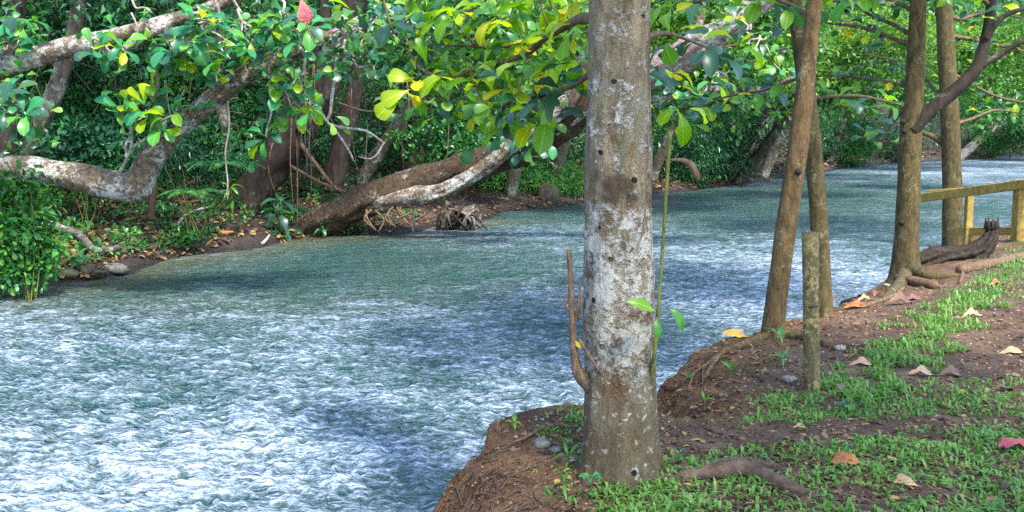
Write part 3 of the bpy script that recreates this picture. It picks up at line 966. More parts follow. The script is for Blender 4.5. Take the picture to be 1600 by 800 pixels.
pB = GH(1283, 494)
YB = pB.y
kB = YB / F_PX
cross = empty('leaning_tree', pB, 'slim mossy trunk behind the bamboo stake, leaning left across its neighbour', 'tree', 'slim trunks along the near bank edge')
add('trunk', tube(wpath([(1286, 515), (1285, 490), (1283, 420), (1279, 340), (1274, 270), (1268, 200), (1262, 150), (1252, 80), (1241, 0), (1222, -120), (1200, -240)], YB),
                  [18 * kB, 16 * kB, 14 * kB, 14 * kB, 13.5 * kB, 13 * kB, 13 * kB, 12.5 * kB, 12 * kB, 11 * kB, 9 * kB], 18, 7, .08, 2, 8, (.12, 4, .2)), M['bark_young'], cross)
crown_stuff(cross, (pB.x - .3, YB + .6, 5.4), (2.2, 2.2, 1.0), 2600, 0.2, 'crown_lit')

# bamboo stake
pS = GH(1268, 608)
kS = pS.y / F_PX
stake = empty('stake', pS, 'short weathered bamboo stake driven into the bank beside the crossing trunks', 'stake')
V1, F1 = tube(wpath([(1269, 640), (1269, 600), (1268, 545), (1267, 482), (1267.5, 476), (1267, 470), (1266.5, 420), (1266, 364)], pS.y), [13.2 * kS, 13 * kS, 12.8 * kS, 12.6 * kS, 14.0 * kS, 12.6 * kS, 12.6 * kS, 13.2 * kS], 18, 4, .03, 2, 5)
add('pole', (V1, F1), M['stake'], stake)
topc = W(1266, 364, pS.y)
add('cut_end', tube([topc - Vector((0, 0, .004)), topc + Vector((0, 0, .006))], [13 * kS, 10.5 * kS], 18, 1, .05), M['twig_brown'], stake)

# forked young tree
pC = GH(1417, 428)
YC = pC.y
kC = YC / F_PX
fork = empty('forked_tree', pC, 'young tree on the bank with a dark limb forking off to the right', 'tree', 'slim trunks along the near bank edge')
add('trunk', tube(wpath([(1413, 452), (1415, 425), (1417, 370), (1420, 290), (1423, 210), (1427, 160), (1431, 90), (1435, 0), (1440, -120), (1444, -260)], YC),
                  [25 * kC, 22 * kC, 18 * kC, 17.5 * kC, 17 * kC, 15 * kC, 13.5 * kC, 12.5 * kC, 12 * kC, 10 * kC], 20, 7, .06, 2, 11, (.18, 5, .35)), M['bark_young'], fork)
fl = add('limb', tube(wpath([(1424, 205), (1440, 185), (1462, 165), (1490, 143), (1515, 120), (1530, 96), (1540, 60), (1547, 20), (1551, -30), (1556, -120)], YC - .05),
                      [12 * kC, 11.5 * kC, 11 * kC, 10.5 * kC, 10 * kC, 9 * kC, 8 * kC, 7.5 * kC, 6.5 * kC, 5 * kC], 14, 6, .07, 2, 13), M['bark_dark'], fork)
fl2 = add('limb', tube(wpath([(1530, 105), (1555, 90), (1580, 74), (1605, 62), (1660, 45)], YC - .05), [5 * kC, 4.6 * kC, 4.2 * kC, 4 * kC, 3 * kC], 10, 5, .07, 2, 15), M['bark_dark'], fork)
fl3 = add('limb', tube(wpath([(1540, 62), (1556, 38), (1575, 22), (1605, 12), (1650, 0)], YC - .1), [4.5 * kC, 4.2 * kC, 4 * kC, 3.5 * kC, 3 * kC], 10, 5, .07, 2, 16), M['bark_dark'], fork)
for (kx, ky) in ((1411, 190), (1413, 205), (1409, 348)):
    add('knot', tube([W(kx, ky, YC - .09), W(kx - 1, ky, YC - .135)], [.036, .022], 10, 2, .15), M['bark_dark'], fork)
for spec, lift in (([(1412, 432), (1395, 440), (1370, 455), (1345, 465), (1315, 470)], [.05, .03, .015, 0, -.02]), ([(1425, 432), (1450, 436), (1480, 434), (1505, 432)], [.05, .03, .015, -.01]),
                   ([(1415, 436), (1405, 450), (1390, 462), (1375, 470)], [.04, .02, .0, -.02])):
    pts, rad = ground_path(spec, lift, [.09, .065, .045, .03, .015][:len(spec)])
    add('root', tube(pts, rad, 10, 5, .15, 2, 17), M['bark_young'], fork)
crown_stuff(fork, (pC.x + .5, YC, 5.4), (2.6, 2.4, 1.0), 3000, 0.2, 'crown_lit')

pD = GH(1487, 388)
YD = pD.y
kD = YD / F_PX
back = empty('straight_tree', pD, 'straight slim trunk crossing the wooden railing beside the driftwood log', 'tree', 'slim trunks along the near bank edge')
add('trunk', tube(wpath([(1489, 405), (1488, 380), (1488, 300), (1485, 200), (1482, 140), (1478, 70), (1474, 0), (1468, -120), (1460, -260)], YD),
                  [17 * kD, 15.5 * kD, 14.5 * kD, 14 * kD, 13.5 * kD, 13 * kD, 12 * kD, 11 * kD, 9 * kD], 18, 7, .06, 2, 21, (.15, 4, .2)), M['bark_young'], back)
bl = add('limb', tube(wpath([(1482, 232), (1462, 216), (1440, 206), (1420, 195)], YD + .1), [5 * kD, 4.5 * kD, 4 * kD, 3 * kD], 10, 5, .08, 2, 23), M['bark_young'], back)
for (kx, ky) in ((1486, 292), (1485, 252)):
    add('knot', tube([W(kx, ky, YD - .09), W(kx - 1, ky, YD - .13)], [.036, .022], 10, 2, .15), M['bark_dark'], back)
crown_stuff(back, (pD.x + 1.2, YD + 1, 5.7), (2.8, 2.4, 0.9), 3000, 0.2, 'crown_lit')

# leafy boughs of the right-hand trees reaching into the top of the picture
RT = 'leaf_right'
boughs = [
    (fork, YC, [(1431, 60), (1400, 40, .3), (1365, 26, .6), (1340, 10, .8), (1320, -8, 1.0)], 4, [(1405, 44, .2, 5), (1375, 30, .5, 6), (1345, 14, .7, 6), (1322, 0, 1.0, 6)]),
    (fork, YC, [(1428, 70), (1400, 62, .2), (1360, 46, .5), (1310, 38, .9), (1260, 36, 1.3), (1215, 40, 1.6)], 4, [(1395, 66, .2, 6), (1355, 50, .5, 6), (1310, 42, .9, 6), (1262, 40, 1.3, 6), (1218, 44, 1.6, 6)]),
    (cross, YB, [(1262, 155), (1300, 150, .3), (1345, 150, .7), (1385, 158, 1.0), (1412, 165, 1.2)], 3.5, [(1300, 146, .3, 4), (1340, 165, .7, 5), (1385, 156, 1.0, 5), (1350, 185, .8, 4)]),
    (cross, YB, [(1256, 120), (1225, 130, .3), (1190, 142, .7), (1140, 150, 1.2), (1100, 165, 1.6), (1065, 182, 1.9)], 3, [(1225, 135, .3, 5), (1190, 145, .7, 5), (1145, 155, 1.2, 6), (1100, 170, 1.6, 6), (1068, 186, 1.9, 5)]),
    (fork, YC, [(1425, 140), (1390, 128, .3), (1345, 122, .8), (1300, 118, 1.3), (1262, 120, 1.7)], 3, [(1390, 122, .3, 5), (1345, 118, .8, 5), (1300, 112, 1.3, 6)]),
    (fork, YC, [(1548, 10), (1530, -5, -.2), (1505, -10, -.4), (1480, -5, -.5)], 4, [(1520, 20, -.3, 4), (1502, 5, -.4, 5), (1560, 20, .2, 5), (1480, 0, -.5, 5)]),
    (back, YD, [(1478, 55), (1510, 60, .3), (1550, 68, .7), (1600, 80, 1.0), (1650, 90, 1.3)], 4, [(1510, 56, .3, 6), (1545, 64, .6, 6), (1580, 72, .9, 6), (1615, 80, 1.1, 6), (1530, 40, .5, 6)]),
    (back, YD, [(1480, 110), (1515, 130, .4), (1555, 150, .8), (1600, 160, 1.2), (1640, 165, 1.5)], 3, [(1515, 128, .4, 5), (1550, 148, .8, 5), (1590, 158, 1.1, 6), (1570, 180, 1.0, 5), (1530, 175, .6, 5)]),
    (back, YD, [(1476, 20), (1500, 30, .5), (1540, 20, 1.0), (1600, 28, 1.5)], 4, [(1500, 34, .5, 6), (1540, 24, 1.0, 6), (1585, 30, 1.4, 6), (1465, 20, .2, 5)]),
    (fork, YC, [(1420, 230), (1385, 222, .4), (1350, 215, .9), (1320, 218, 1.3)], 2.5, [(1385, 218, .4, 3), (1350, 212, .9, 4)]),
    (back, YD, [(1490, 195), (1520, 185, .3), (1555, 172, .6), (1590, 176, .9)], 3, [(1520, 190, .3, 4), (1556, 178, .6, 4)]),
    (lean, YA, [(1268, 30), (1240, 10, .3), (1200, -5, .6), (1150, -8, .9), (1100, 0, 1.2), (1060, 8, 1.4)], 4, [(1238, 14, .3, 6), (1195, 0, .6, 6), (1150, -2, .9, 6), (1100, 6, 1.2, 6), (1062, 12, 1.4, 6), (1020, 5, 1.7, 5)]),
    (fork, YC, [(1433, 20), (1400, 4, .2), (1360, -4, .5), (1300, 2, .9), (1250, -4, 1.3)], 3.5, [(1400, 8, .2, 6), (1365, 0, .5, 6), (1300, 8, .9, 6), (1258, 4, 1.3, 6)]),
    (fork, YC, [(1436, -8), (1470, -16, .3), (1520, -14, .6), (1600, -10, 1.0)], 3.5, [(1455, -4, .2, 6), (1500, -6, .5, 6), (1575, -2, .9, 6)]),
    (back, YD, [(1482, 150), (1460, 140, .3), (1445, 120, .5), (1400, 96, .9), (1350, 84, 1.3)], 3, [(1450, 122, .4, 5), (1402, 98, .9, 6), (1352, 88, 1.3, 6), (1300, 78, 1.5, 5)]),
    (lean, YA, [(1272, 0), (1310, -12, .4), (1350, -10, .8)], 4, [(1310, -6, .4, 6), (1345, -6, .8, 6)]),
]
for (tree_, Yt, spec, r_, rs_) in boughs:
    kk = Yt / F_PX
    b_ = add('bough', tube(wpath(spec, Yt), np.linspace(r_, 1.2, len(spec)) * kk, 7, 5, .12, 3, int(spec[0][0])), M['twig_brown'], tree_)
    for (px, py, dy, n_) in rs_:
        rosette(b_, W(px, py, Yt + dy), n_ + 1, 0.205, [RT, 'leaf_dark', 'leaf_bright'], 'obov', (-.35, .3), (random.uniform(-.3, .3), random.uniform(-.7, -.1), 1.0), .05, (.55, .25, .2), 0.8)

# ------------------------------------------------------------------ driftwood log, cut roots, railing
pl = GH(1490, 415)
log = empty('driftwood_log', pl, 'dark rotten driftwood log with a broken upturned end below the railing', 'log')
YL = 12.4
add('trunk', tube(wpath([(1425, 412), (1442, 408, .1), (1470, 402, .2), (1500, 400, .3), (1526, 394, .4), (1544, 378, .45), (1551, 358, .5), (1549, 346, .5)], YL),
                  [.08, .12, .125, .12, .115, .095, .07, .035], 40, 14, .5, 3.2, 31), M['log'], log)
for q in range(9):
    a = q * .7
    c0 = W(1549 + 9 * math.cos(a), 352, YL + .5 + .06 * math.sin(a))
    add('splinter', tube([c0 - Vector((0, 0, .05)), c0 + Vector((.012 * math.cos(a), 0, random.uniform(.03, .11)))], [.03, .004], 6, 2, .2, 3, q), M['log'], log)

for spec, rad, lab in (([(1402, 441), (1425, 446), (1460, 452)], .05, 'cut length of tan root lying at the foot of the forked tree'),
                       ([(1345, 482), (1375, 473), (1400, 462), (1412, 452)], .02, 'thin tan stick slanting across bare soil below the forked tree'),
                       ([(1500, 428), (1560, 415), (1620, 402)], .055, 'long weathered pole lying beyond the grass beside the driftwood log'),
                       ([(1500, 445), (1504, 430), (1500, 418)], .018, 'little bent root stub standing in front of the driftwood log')):
    pts, _ = ground_path(spec, [rad * .7] * len(spec), None)
    tag(add('stick', tube(pts, [rad, rad * 1.05, rad * .95, rad * .8][:len(pts)], 12, 5, .12, 2, int(rad * 1000)), M['twig_brown'], None, pts[0]), lab, 'stick', 'sticks and roots lying on the near bank')

YR, YL2 = 14.7, 16.4
rb = GH(1597, 368)
rail = empty('wooden_railing', (rb.x, YR, rb.z), 'yellowish timber railing at the water beyond the driftwood log', 'railing')


def beam(name, a, b, w_, h_):
    a, b = Vector(a), Vector(b)
    d = b - a
    return add(name, box((a + b) / 2, d.length, w_, h_ * .88, d), M['wood'], rail, smooth=False)


a0, a1 = W(1434, 310, YL2), W(1592, 289, YR)
a2 = a1 + (a1 - a0) * .35
beam('top_rail', a0, a2, .09, .15)
b0, b1 = W(1450, 302, YL2 + .45), W(1526, 297, YL2 - .1)
beam('cap_rail', b0, b1, .1, .12)
beam('lower_rail', W(1494, 362, YL2 - .4), W(1640, 360, YR - .2), .05, .14)
for (px, py0, py1, Y_, w_) in ((1515, 306, 374, YL2 - .6, .11), (1598, 281, 376, YR + .03, .19)):
    t_, u_ = W(px, py0, Y_), W(px, py1, Y_)
    beam('post', t_, Vector((t_.x, t_.y, u_.z - .4)), w_, w_)
t_ = W(1700, 262, YR - 1)
beam('post', t_, Vector((t_.x, t_.y, -.8)), .17, .17)

# ------------------------------------------------------------------ far-bank trees
def far_tree(name, label, base_px, limbs_, mat, Y, group=None, seed=0, n=16, rough=.12):
    """limbs_: list of (spec, radii px, part name); returns the Empty and the parts"""
    kk = Y / F_PX
    b_ = W(base_px[0], base_px[1], Y)
    b_.z = float(HL(b_.x, b_.y))
    t = empty(name, b_, label, 'tree', group)
    parts = []
    for q, (spec, rad, nm, mt) in enumerate(limbs_):
        parts.append(add(nm, tube(wpath(spec, Y), [r * kk for r in rad], n, 7, rough, 2, seed + q), M[mt or mat], t))
    return t, parts


# the big trunk fallen over the river
fallen, fp = far_tree('fallen_tree', 'huge brown trunk toppled over the river from the far bank, rising to the right', (520, 350), [
    ([(470, 365, .3), (505, 343), (560, 318), (620, 297), (690, 276), (760, 254, -.3), (830, 225, -.6), (900, 182, -1.0), (945, 150, -1.3)],
     [19, 22, 24, 25, 23.5, 23, 22.5, 23, 22], 'trunk', 'bark_fallen'),
    ([(870, 200, -.8), (905, 178, -1.0), (960, 140, -1.4), (1030, 106, -1.8), (1100, 66, -2.2), (1185, 8, -2.6), (1260, -50, -3)],
     [20, 24, 24.5, 22, 19, 15, 12], 'limb', 'bark_pink'),
    ([(555, 328, .1), (610, 316, -.3), (650, 306, -.55), (697, 296, -.65), (745, 270, -.8), (800, 228, -1.0), (850, 198, -1.2), (890, 158, -1.5), (905, 110, -1.7), (925, 60, -2.0), (940, -20, -2.2)],
     [11, 13, 13, 12, 11, 11, 10.5, 10, 9, 8, 7], 'limb', 'bark_white'),
    ([(1010, 155, -1.6), (1060, 152, -1.8), (1110, 140, -2.0), (1160, 142, -2.2), (1205, 138, -2.4), (1238, 122, -2.6)], [6, 5.5, 5, 4.5, 4, 3], 'limb', 'bark_white'),
    ([(1075, 80, -2.1), (1090, 45, -2.2), (1096, 10, -2.2), (1100, -30, -2.2)], [6, 5, 4, 3], 'limb', 'bark_white'),
    ([(900, 182, -1.2), (930, 120, -1.4), (960, 60, -1.4), (1000, 0, -1.4)], [9, 8, 7, 6], 'limb', 'bark_fallen'),
], 'bark_fallen', 22.0, seed=40, n=34, rough=.3)
# root plate hanging roots under the trunk
kF = 21.5 / F_PX
for q in range(16):
    x_ = random.uniform(560, 700)
    y_ = 318 - (x_ - 560) * .12 + random.uniform(5, 18)
    add('hanging_root', tube(wpath([(x_, y_, -.3), (x_ + random.uniform(-12, 22), y_ + 14, -.4), (x_ + random.uniform(-20, 36), y_ + random.uniform(22, 40), -.5)], 21.8),
                             [1.8 * kF, 1.4 * kF, .8 * kF], 5, 3, .2, 3, q), M['twig_brown'], fallen)

lich, lp = far_tree('leaning_lichen_tree', 'low whitish lichen covered limb bending up over the left shore', (-220, 430), [
    ([(-240, 470), (-200, 400), (-150, 320), (-60, 268), (0, 265), (60, 268), (130, 279), (190, 292), (216, 284), (236, 248), (270, 207), (320, 166), (370, 126), (430, 92), (500, 66), (570, 30)],
     [40, 34, 30, 22, 21, 21, 22, 24, 23, 19.5, 16.5, 15.5, 15, 14, 11, 8], 'limb', 'bark_white'),
    ([(180, 290), (205, 300), (226, 298), (230, 292)], [16, 17, 13, 5], 'stub', 'bark_white'),
], 'bark_white', 14.4, seed=60, n=22, rough=.13)
upper, up_ = far_tree('leaning_lichen_tree', 'upper mottled limb slanting across the top left corner', (-260, 420), [
    ([(-300, 420, .8), (-230, 260, .4), (-120, 150), (0, 106), (60, 88), (115, 72), (160, 64), (230, 44), (300, 22), (390, -14), (470, -60)],
     [32, 26, 19, 16.5, 16.5, 16, 15.5, 12.5, 10, 8, 7], 'limb', 'bark_white'),
    ([(190, 78, -.1), (215, 66, -.1), (245, 50, -.1), (268, 38, -.1)], [6, 7, 7, 5], 'limb', 'bark_white'),
], 'bark_white', 14.0, seed=66, n=20, rough=.13)

dark, dp_ = far_tree('dark_tree', 'thick dark trunk hung with roots, leaning right behind the left leafy sprays', (395, 312), [
    ([(372, 340), (392, 305), (430, 252), (470, 198), (500, 140), (525, 80), (550, 10), (575, -60)], [36, 30, 28, 27, 25, 23, 21, 18], 'trunk', 'bark_dark'),
    ([(470, 205, -.2), (490, 150, -.3), (498, 100, -.4), (505, 40, -.4), (512, -30, -.4)], [14, 12, 10, 9, 8], 'limb', 'bark_dark'),
    ([(520, 300, .4), (530, 240, .4), (545, 180, .4), (560, 110, .4), (580, 20, .4)], [16, 15, 14, 12, 10], 'trunk', 'bark_dark'),
], 'bark_dark', 23.2, seed=70, n=20, rough=.22)
kk = 22.5 / F_PX
for q in range(24):
    x_ = random.uniform(415, 700)
    y_ = random.uniform(90, 230)
    L_ = random.uniform(60, 150)
    add('aerial_root', tube(wpath([(x_, y_, -.6), (x_ + random.uniform(-7, 7), y_ + L_ * .5, -.7), (x_ + random.uniform(-9, 9), y_ + L_, -.6)], 22.6),
                            [1.2 * kk, 1.0 * kk, .6 * kk], 5, 4, .25, 3, q), M[random.choice(['twig_brown', 'bark_grey', 'bark_dark'])], dark)

# other trunks in the forest: label, points, depth, radii in photo px, material
trunks = [
    ('grey leaning trunk at the left behind the lichen limbs', [(30, 262), (62, 195), (92, 125), (118, 40), (130, -60)], 20, [16, 14, 13, 12, 10], 'bark_grey'),
    ('dark upright trunk at the far left edge under the mottled limb', [(8, 280), (14, 180), (20, 90), (32, -40)], 19, [16, 15, 14, 12], 'bark_dark'),
    ('thin dark stem standing under the bend of the lichen limb', [(234, 345), (240, 290), (238, 230), (246, 150), (240, 60)], 18.5, [6, 5, 4.5, 4, 3], 'bark_dark'),
    ('thin brown trunk rising between the lichen limb and the dark tree', [(352, 250), (348, 180), (335, 90), (325, -20)], 24, [8, 8, 7, 6], 'bark_grey'),
    ('slanting grey trunk above the root end of the toppled trunk', [(560, 290), (600, 225), (650, 150), (700, 70), (740, -20)], 27, [12, 11, 10, 9, 8], 'bark_grey'),
    ('dark trunk among the hanging roots above the toppled trunk', [(640, 270), (648, 200), (640, 100), (650, -20)], 28, [10, 10, 9, 8], 'bark_dark'),
    ('dark leaning trunk at the water right of the foreground tree, lower of two', [(1148, 292), (1175, 255), (1205, 215), (1240, 165), (1280, 90)], 40, [9, 9, 8, 7, 5], 'bark_dark'),
    ('dark leaning trunk at the water right of the foreground tree, upper of two', [(1130, 275), (1150, 245), (1172, 215), (1180, 165), (1200, 80)], 42, [8, 8, 7, 6, 5], 'bark_dark'),
    ('brown trunk leaning up from the far shore behind the crossing pair', [(1190, 282), (1210, 235), (1232, 195), (1262, 150), (1310, 90)], 43.5, [9, 8, 7, 6, 5], 'bark_grey'),
    ('thin leaning stems on the distant shore left of the forked tree', [(1355, 258), (1380, 225), (1390, 190), (1402, 140)], 60, [5, 4, 3.5, 3], 'bark_dark'),
    ('pale leaning trunk low over the distant water right of the straight trunk', [(1490, 252), (1515, 232), (1545, 205), (1590, 185), (1650, 150)], 66, [8, 7, 6, 5, 4], 'twig_pale'),
    ('grey trunk slanting up from the distant shore at the right edge', [(1535, 252), (1570, 218), (1600, 192), (1660, 130)], 70, [9, 8, 7, 5], 'bark_grey'),
    ('slender trunk in the gap between crossing pair and forked tree', [(1340, 262), (1335, 200), (1320, 120), (1318, 20)], 62, [5, 5, 4, 4], 'bark_grey'),
    ('dim trunk behind the bright shoreline bush left of the foreground tree', [(800, 280), (812, 200), (806, 100), (815, 0)], 34, [9, 8, 8, 7], 'bark_dark'),
    ('tall dark trunk just right of the foreground tree on the far shore', [(1072, 280), (1062, 200), (1070, 100), (1066, -20)], 41, [9, 8, 7, 6], 'bark_dark'),
]


def tree_crown(t, c, r, nclump, per, size, mat, rc=(.5, 1.0), tmpl=T_DIA):
    C = unit(RNG.normal(size=(nclump, 3))) * (RNG.random(nclump) ** .45)[:, None] * np.array(r) + np.array(c)
    return add('crown', clumps(C, RNG.uniform(*rc, nclump), per, size, .35, tmpl), M[mat], t, kind='stuff', smooth=False)


for q, (lab, spec, Y, rad, mt) in enumerate(trunks):
    t, ps = far_tree('forest_tree', lab, spec[0], [(spec, rad, 'trunk', None)], mt, Y, 'trunks standing in the far forest', 80 + q, 12, .15)
    top = W(spec[-1][0], spec[-1][1], Y)
    zc = max(top.z + 1.5, 5.0 if Y < 30 else 7.5)
    tree_crown(t, (top.x, top.y + 1, zc), (2.6 + Y * .03, 2.6 + Y * .03, 1.8 + Y * .02), 70, 60, .17 if Y < 35 else .24, ['crown_mid', 'crown_lit', 'crown_teal'][q % 3])

# overhanging canopies on the far side, top right: label, centre px, depth, radii, material
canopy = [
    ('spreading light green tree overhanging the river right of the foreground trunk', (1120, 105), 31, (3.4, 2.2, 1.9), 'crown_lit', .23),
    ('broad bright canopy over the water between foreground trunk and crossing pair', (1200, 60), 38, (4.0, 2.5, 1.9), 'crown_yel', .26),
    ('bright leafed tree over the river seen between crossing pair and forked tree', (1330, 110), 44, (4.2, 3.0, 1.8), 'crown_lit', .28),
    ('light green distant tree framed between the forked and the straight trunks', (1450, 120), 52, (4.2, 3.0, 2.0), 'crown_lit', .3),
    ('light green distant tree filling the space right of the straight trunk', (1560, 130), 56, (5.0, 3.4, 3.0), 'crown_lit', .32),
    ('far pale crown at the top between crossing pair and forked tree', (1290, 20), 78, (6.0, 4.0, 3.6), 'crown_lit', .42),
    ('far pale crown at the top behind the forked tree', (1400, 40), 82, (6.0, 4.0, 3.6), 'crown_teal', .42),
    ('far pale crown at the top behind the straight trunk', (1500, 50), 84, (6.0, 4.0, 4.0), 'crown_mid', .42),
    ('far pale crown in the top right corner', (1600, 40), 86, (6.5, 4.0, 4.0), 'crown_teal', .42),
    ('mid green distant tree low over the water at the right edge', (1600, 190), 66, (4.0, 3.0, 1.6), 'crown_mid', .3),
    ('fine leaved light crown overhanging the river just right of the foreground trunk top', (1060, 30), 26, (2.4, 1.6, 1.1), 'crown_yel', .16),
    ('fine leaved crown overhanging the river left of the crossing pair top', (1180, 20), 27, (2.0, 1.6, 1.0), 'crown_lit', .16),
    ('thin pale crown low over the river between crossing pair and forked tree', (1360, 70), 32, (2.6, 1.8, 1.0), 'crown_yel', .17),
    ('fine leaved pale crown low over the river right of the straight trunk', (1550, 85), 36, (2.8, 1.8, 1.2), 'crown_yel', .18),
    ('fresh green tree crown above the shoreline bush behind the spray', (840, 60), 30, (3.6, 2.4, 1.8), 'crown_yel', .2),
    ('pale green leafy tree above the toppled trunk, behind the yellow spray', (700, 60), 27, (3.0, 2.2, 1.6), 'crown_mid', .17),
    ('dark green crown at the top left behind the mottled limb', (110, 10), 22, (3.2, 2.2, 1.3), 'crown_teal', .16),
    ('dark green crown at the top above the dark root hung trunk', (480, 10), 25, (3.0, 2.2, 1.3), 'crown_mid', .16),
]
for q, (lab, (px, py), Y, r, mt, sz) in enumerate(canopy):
    c = W(px, py, Y)
    bx, by = c.x - 1.0, c.y + 1.5
    while float(sdist(np.array([bx]), np.array([by]), FAR_EDGE)[0]) < .9:
        bx -= .45
        by += .30
    zb = float(HL(bx, by))
    t = empty('canopy_tree', (bx, by, zb), lab, 'tree', 'leafy crowns over the far shore')
    add('trunk', tube([(bx, by, zb - .2), (bx * .8 + c.x * .2, by * .8 + c.y * .2, zb + .6 * (c.z - zb)), (bx * .35 + c.x * .65, by * .35 + c.y * .65, c.z), (c.x + .2, c.y + .1, c.z + r[2] * .6)], [.2, .17, .13, .06], 10, 6, .15, 2, q), M['bark_grey'], t)
    for w in range(7):
        a = w * .9
        e_ = Vector((c.x + r[0] * .75 * math.cos(a), c.y + r[1] * .75 * math.sin(a), c.z + r[2] * random.uniform(-.4, .5)))
        add('limb', tube([(c.x - .5, c.y + 1.3, c.z - .5), (c.x + r[0] * .3 * math.cos(a), c.y + .6, c.z + random.uniform(-.4, .4)), e_], [.07, .045, .015], 6, 5, .2, 3, w), M['twig_pale' if w % 2 else 'bark_grey'], t)
    tree_crown(t, c, r, 84, 60, sz, mt, (.45, .9), T_OB if Y < 45 else T_DIA)

# leafy sprays (rosettes on crooked pale twigs) hanging from the lichen limbs
MIDS = ['leaf_mid', 'leaf_dark', 'leaf_bright']


def crooked(p, q_, n=5, j=.12):
    out = []
    for i in range(n + 1):
        v_ = p.lerp(q_, i / n)
        if 0 < i < n:
            v_ = v_ + Vector([random.uniform(-j, j) for _ in range(3)])
        out.append(v_)
    return out


SPRAY = {}


def spray(tree_, Y, a_px, tips, kk, sz=.29, wts=(.65, .17, .18), n=9, mat='twig_pale', tilt=(-.5, .7), mats=None):
    """a crooked branch from a_px whose twigs end in rosettes at the tips"""
    o_ = W(a_px[0], a_px[1], Y)
    ends = [W(x_, y_, Y + random.uniform(-.6, .3)) for (x_, y_) in tips]
    cen = sum(ends, Vector()) / len(ends)
    hub = o_.lerp(cen, .55) + Vector((0, 0, -.05))
    vf = [tube(crooked(o_, hub, 4, .1), np.linspace(2.6, 2.0, 5) * kk, 6, 4, .2, 3, 3)]
    for e_ in ends:
        vf.append(tube(crooked(hub, e_, 4, .09), np.linspace(1.8, 1.1, 5) * kk, 5, 4, .2, 3, 5))
    b_ = add('branch', join(*vf), M[mat], tree_)
    SPRAY.setdefault(tree_, []).extend(ends + [hub, hub.lerp(ends[0], .5)])
    for e_ in ends:
        rosette(b_, e_, n + random.randint(-1, 1), sz, mats or MIDS, 'obov', tilt, (random.uniform(-.4, .4), random.uniform(-.9, -.2), .9), .05, wts)
    return b_


kl = 14.2 / F_PX
spray(upper, 13.8, (150, 62), [(180, 86), (150, 78), (192, 76)], kl, .27)
spray(upper, 13.7, (265, 35), [(268, 78), (298, 66), (285, 88), (330, 108)], kl, .29)
spray(upper, 13.6, (310, 20), [(345, 112), (360, 92), (312, 30), (300, 12)], kl, .29)
spray(upper, 13.9, (360, -5), [(388, 66), (410, 74), (420, 45), (352, 40)], kl, .27)
spray(upper, 13.6, (420, -30), [(452, 52), (470, 72), (440, 30), (480, 40)], kl, .27)
spray(upper, 13.8, (-20, 110), [(12, 70), (5, 28), (30, 62)], kl, .28, (.7, .2, .1))
spray(upper, 13.4, (-40, 130), [(14, 152), (40, 178), (25, 195), (5, 170)], kl, .28, (.4, .6, 0))
spray(lich, 14.0, (200, 250), [(205, 160), (228, 172), (190, 172)], kl, .27, (.5, .1, .4))
spray(lich, 14.0, (226, 240), [(252, 196), (240, 140), (270, 180)], kl, .26, (.7, .2, .1))
spray(lich, 13.9, (420, 98), [(440, 148), (425, 178), (470, 170), (415, 215), (455, 190)], kl, .25, (.6, .2, .2))
spray(lich, 13.9, (470, 70), [(485, 165), (460, 130), (430, 120)], kl, .24, (.5, .2, .3))
spray(lich, 14.2, (520, 50), [(535, 45), (560, 55), (520, 80), (580, 30)], kl, .25, (.4, .6, 0))
spray(dark, 20.5, (520, 30), [(600, 15), (640, 25), (622, 50), (570, 70), (590, 60)], 20.5 / F_PX, .34, (.3, .7, 0))
spray(dark, 21.0, (540, 60), [(555, 95), (520, 110), (585, 110)], 21 / F_PX, .32, (.5, .5, 0))
spray(fallen, 20.0, (880, 150), [(800, 215), (830, 190), (770, 215), (850, 225), (815, 240)], 20 / F_PX, .32, (.15, .85, 0))
spray(fallen, 19.6, (1040, 110), [(1030, 170), (1060, 150), (1045, 135), (1085, 165)], 20 / F_PX, .32, (.4, .5, .1))
spray(fallen, 19.4, (1100, 70), [(1120, 130), (1140, 110), (1095, 150), (1160, 150)], 20 / F_PX, .30, (.4, .2, .4))
spray(fallen, 19.2, (1170, 20), [(1170, 70), (1195, 95), (1210, 60), (1220, 110), (1150, 30)], 20 / F_PX, .30, (.4, .2, .4))

for tree_, mt_ in ((upper, 'shrub_bright'), (lich, 'shrub_bright'), (dark, 'crown_mid'), (fallen, 'crown_lit')):
    q_ = [p_ + Vector((random.gauss(0, .22), random.uniform(0, .5), random.gauss(0, .18))) for p_ in SPRAY[tree_] for _ in range(1 if tree_ in (lich, fallen) else 2)]
    extra_foliage(tree_, q_, 5, .19, mt_, .22)
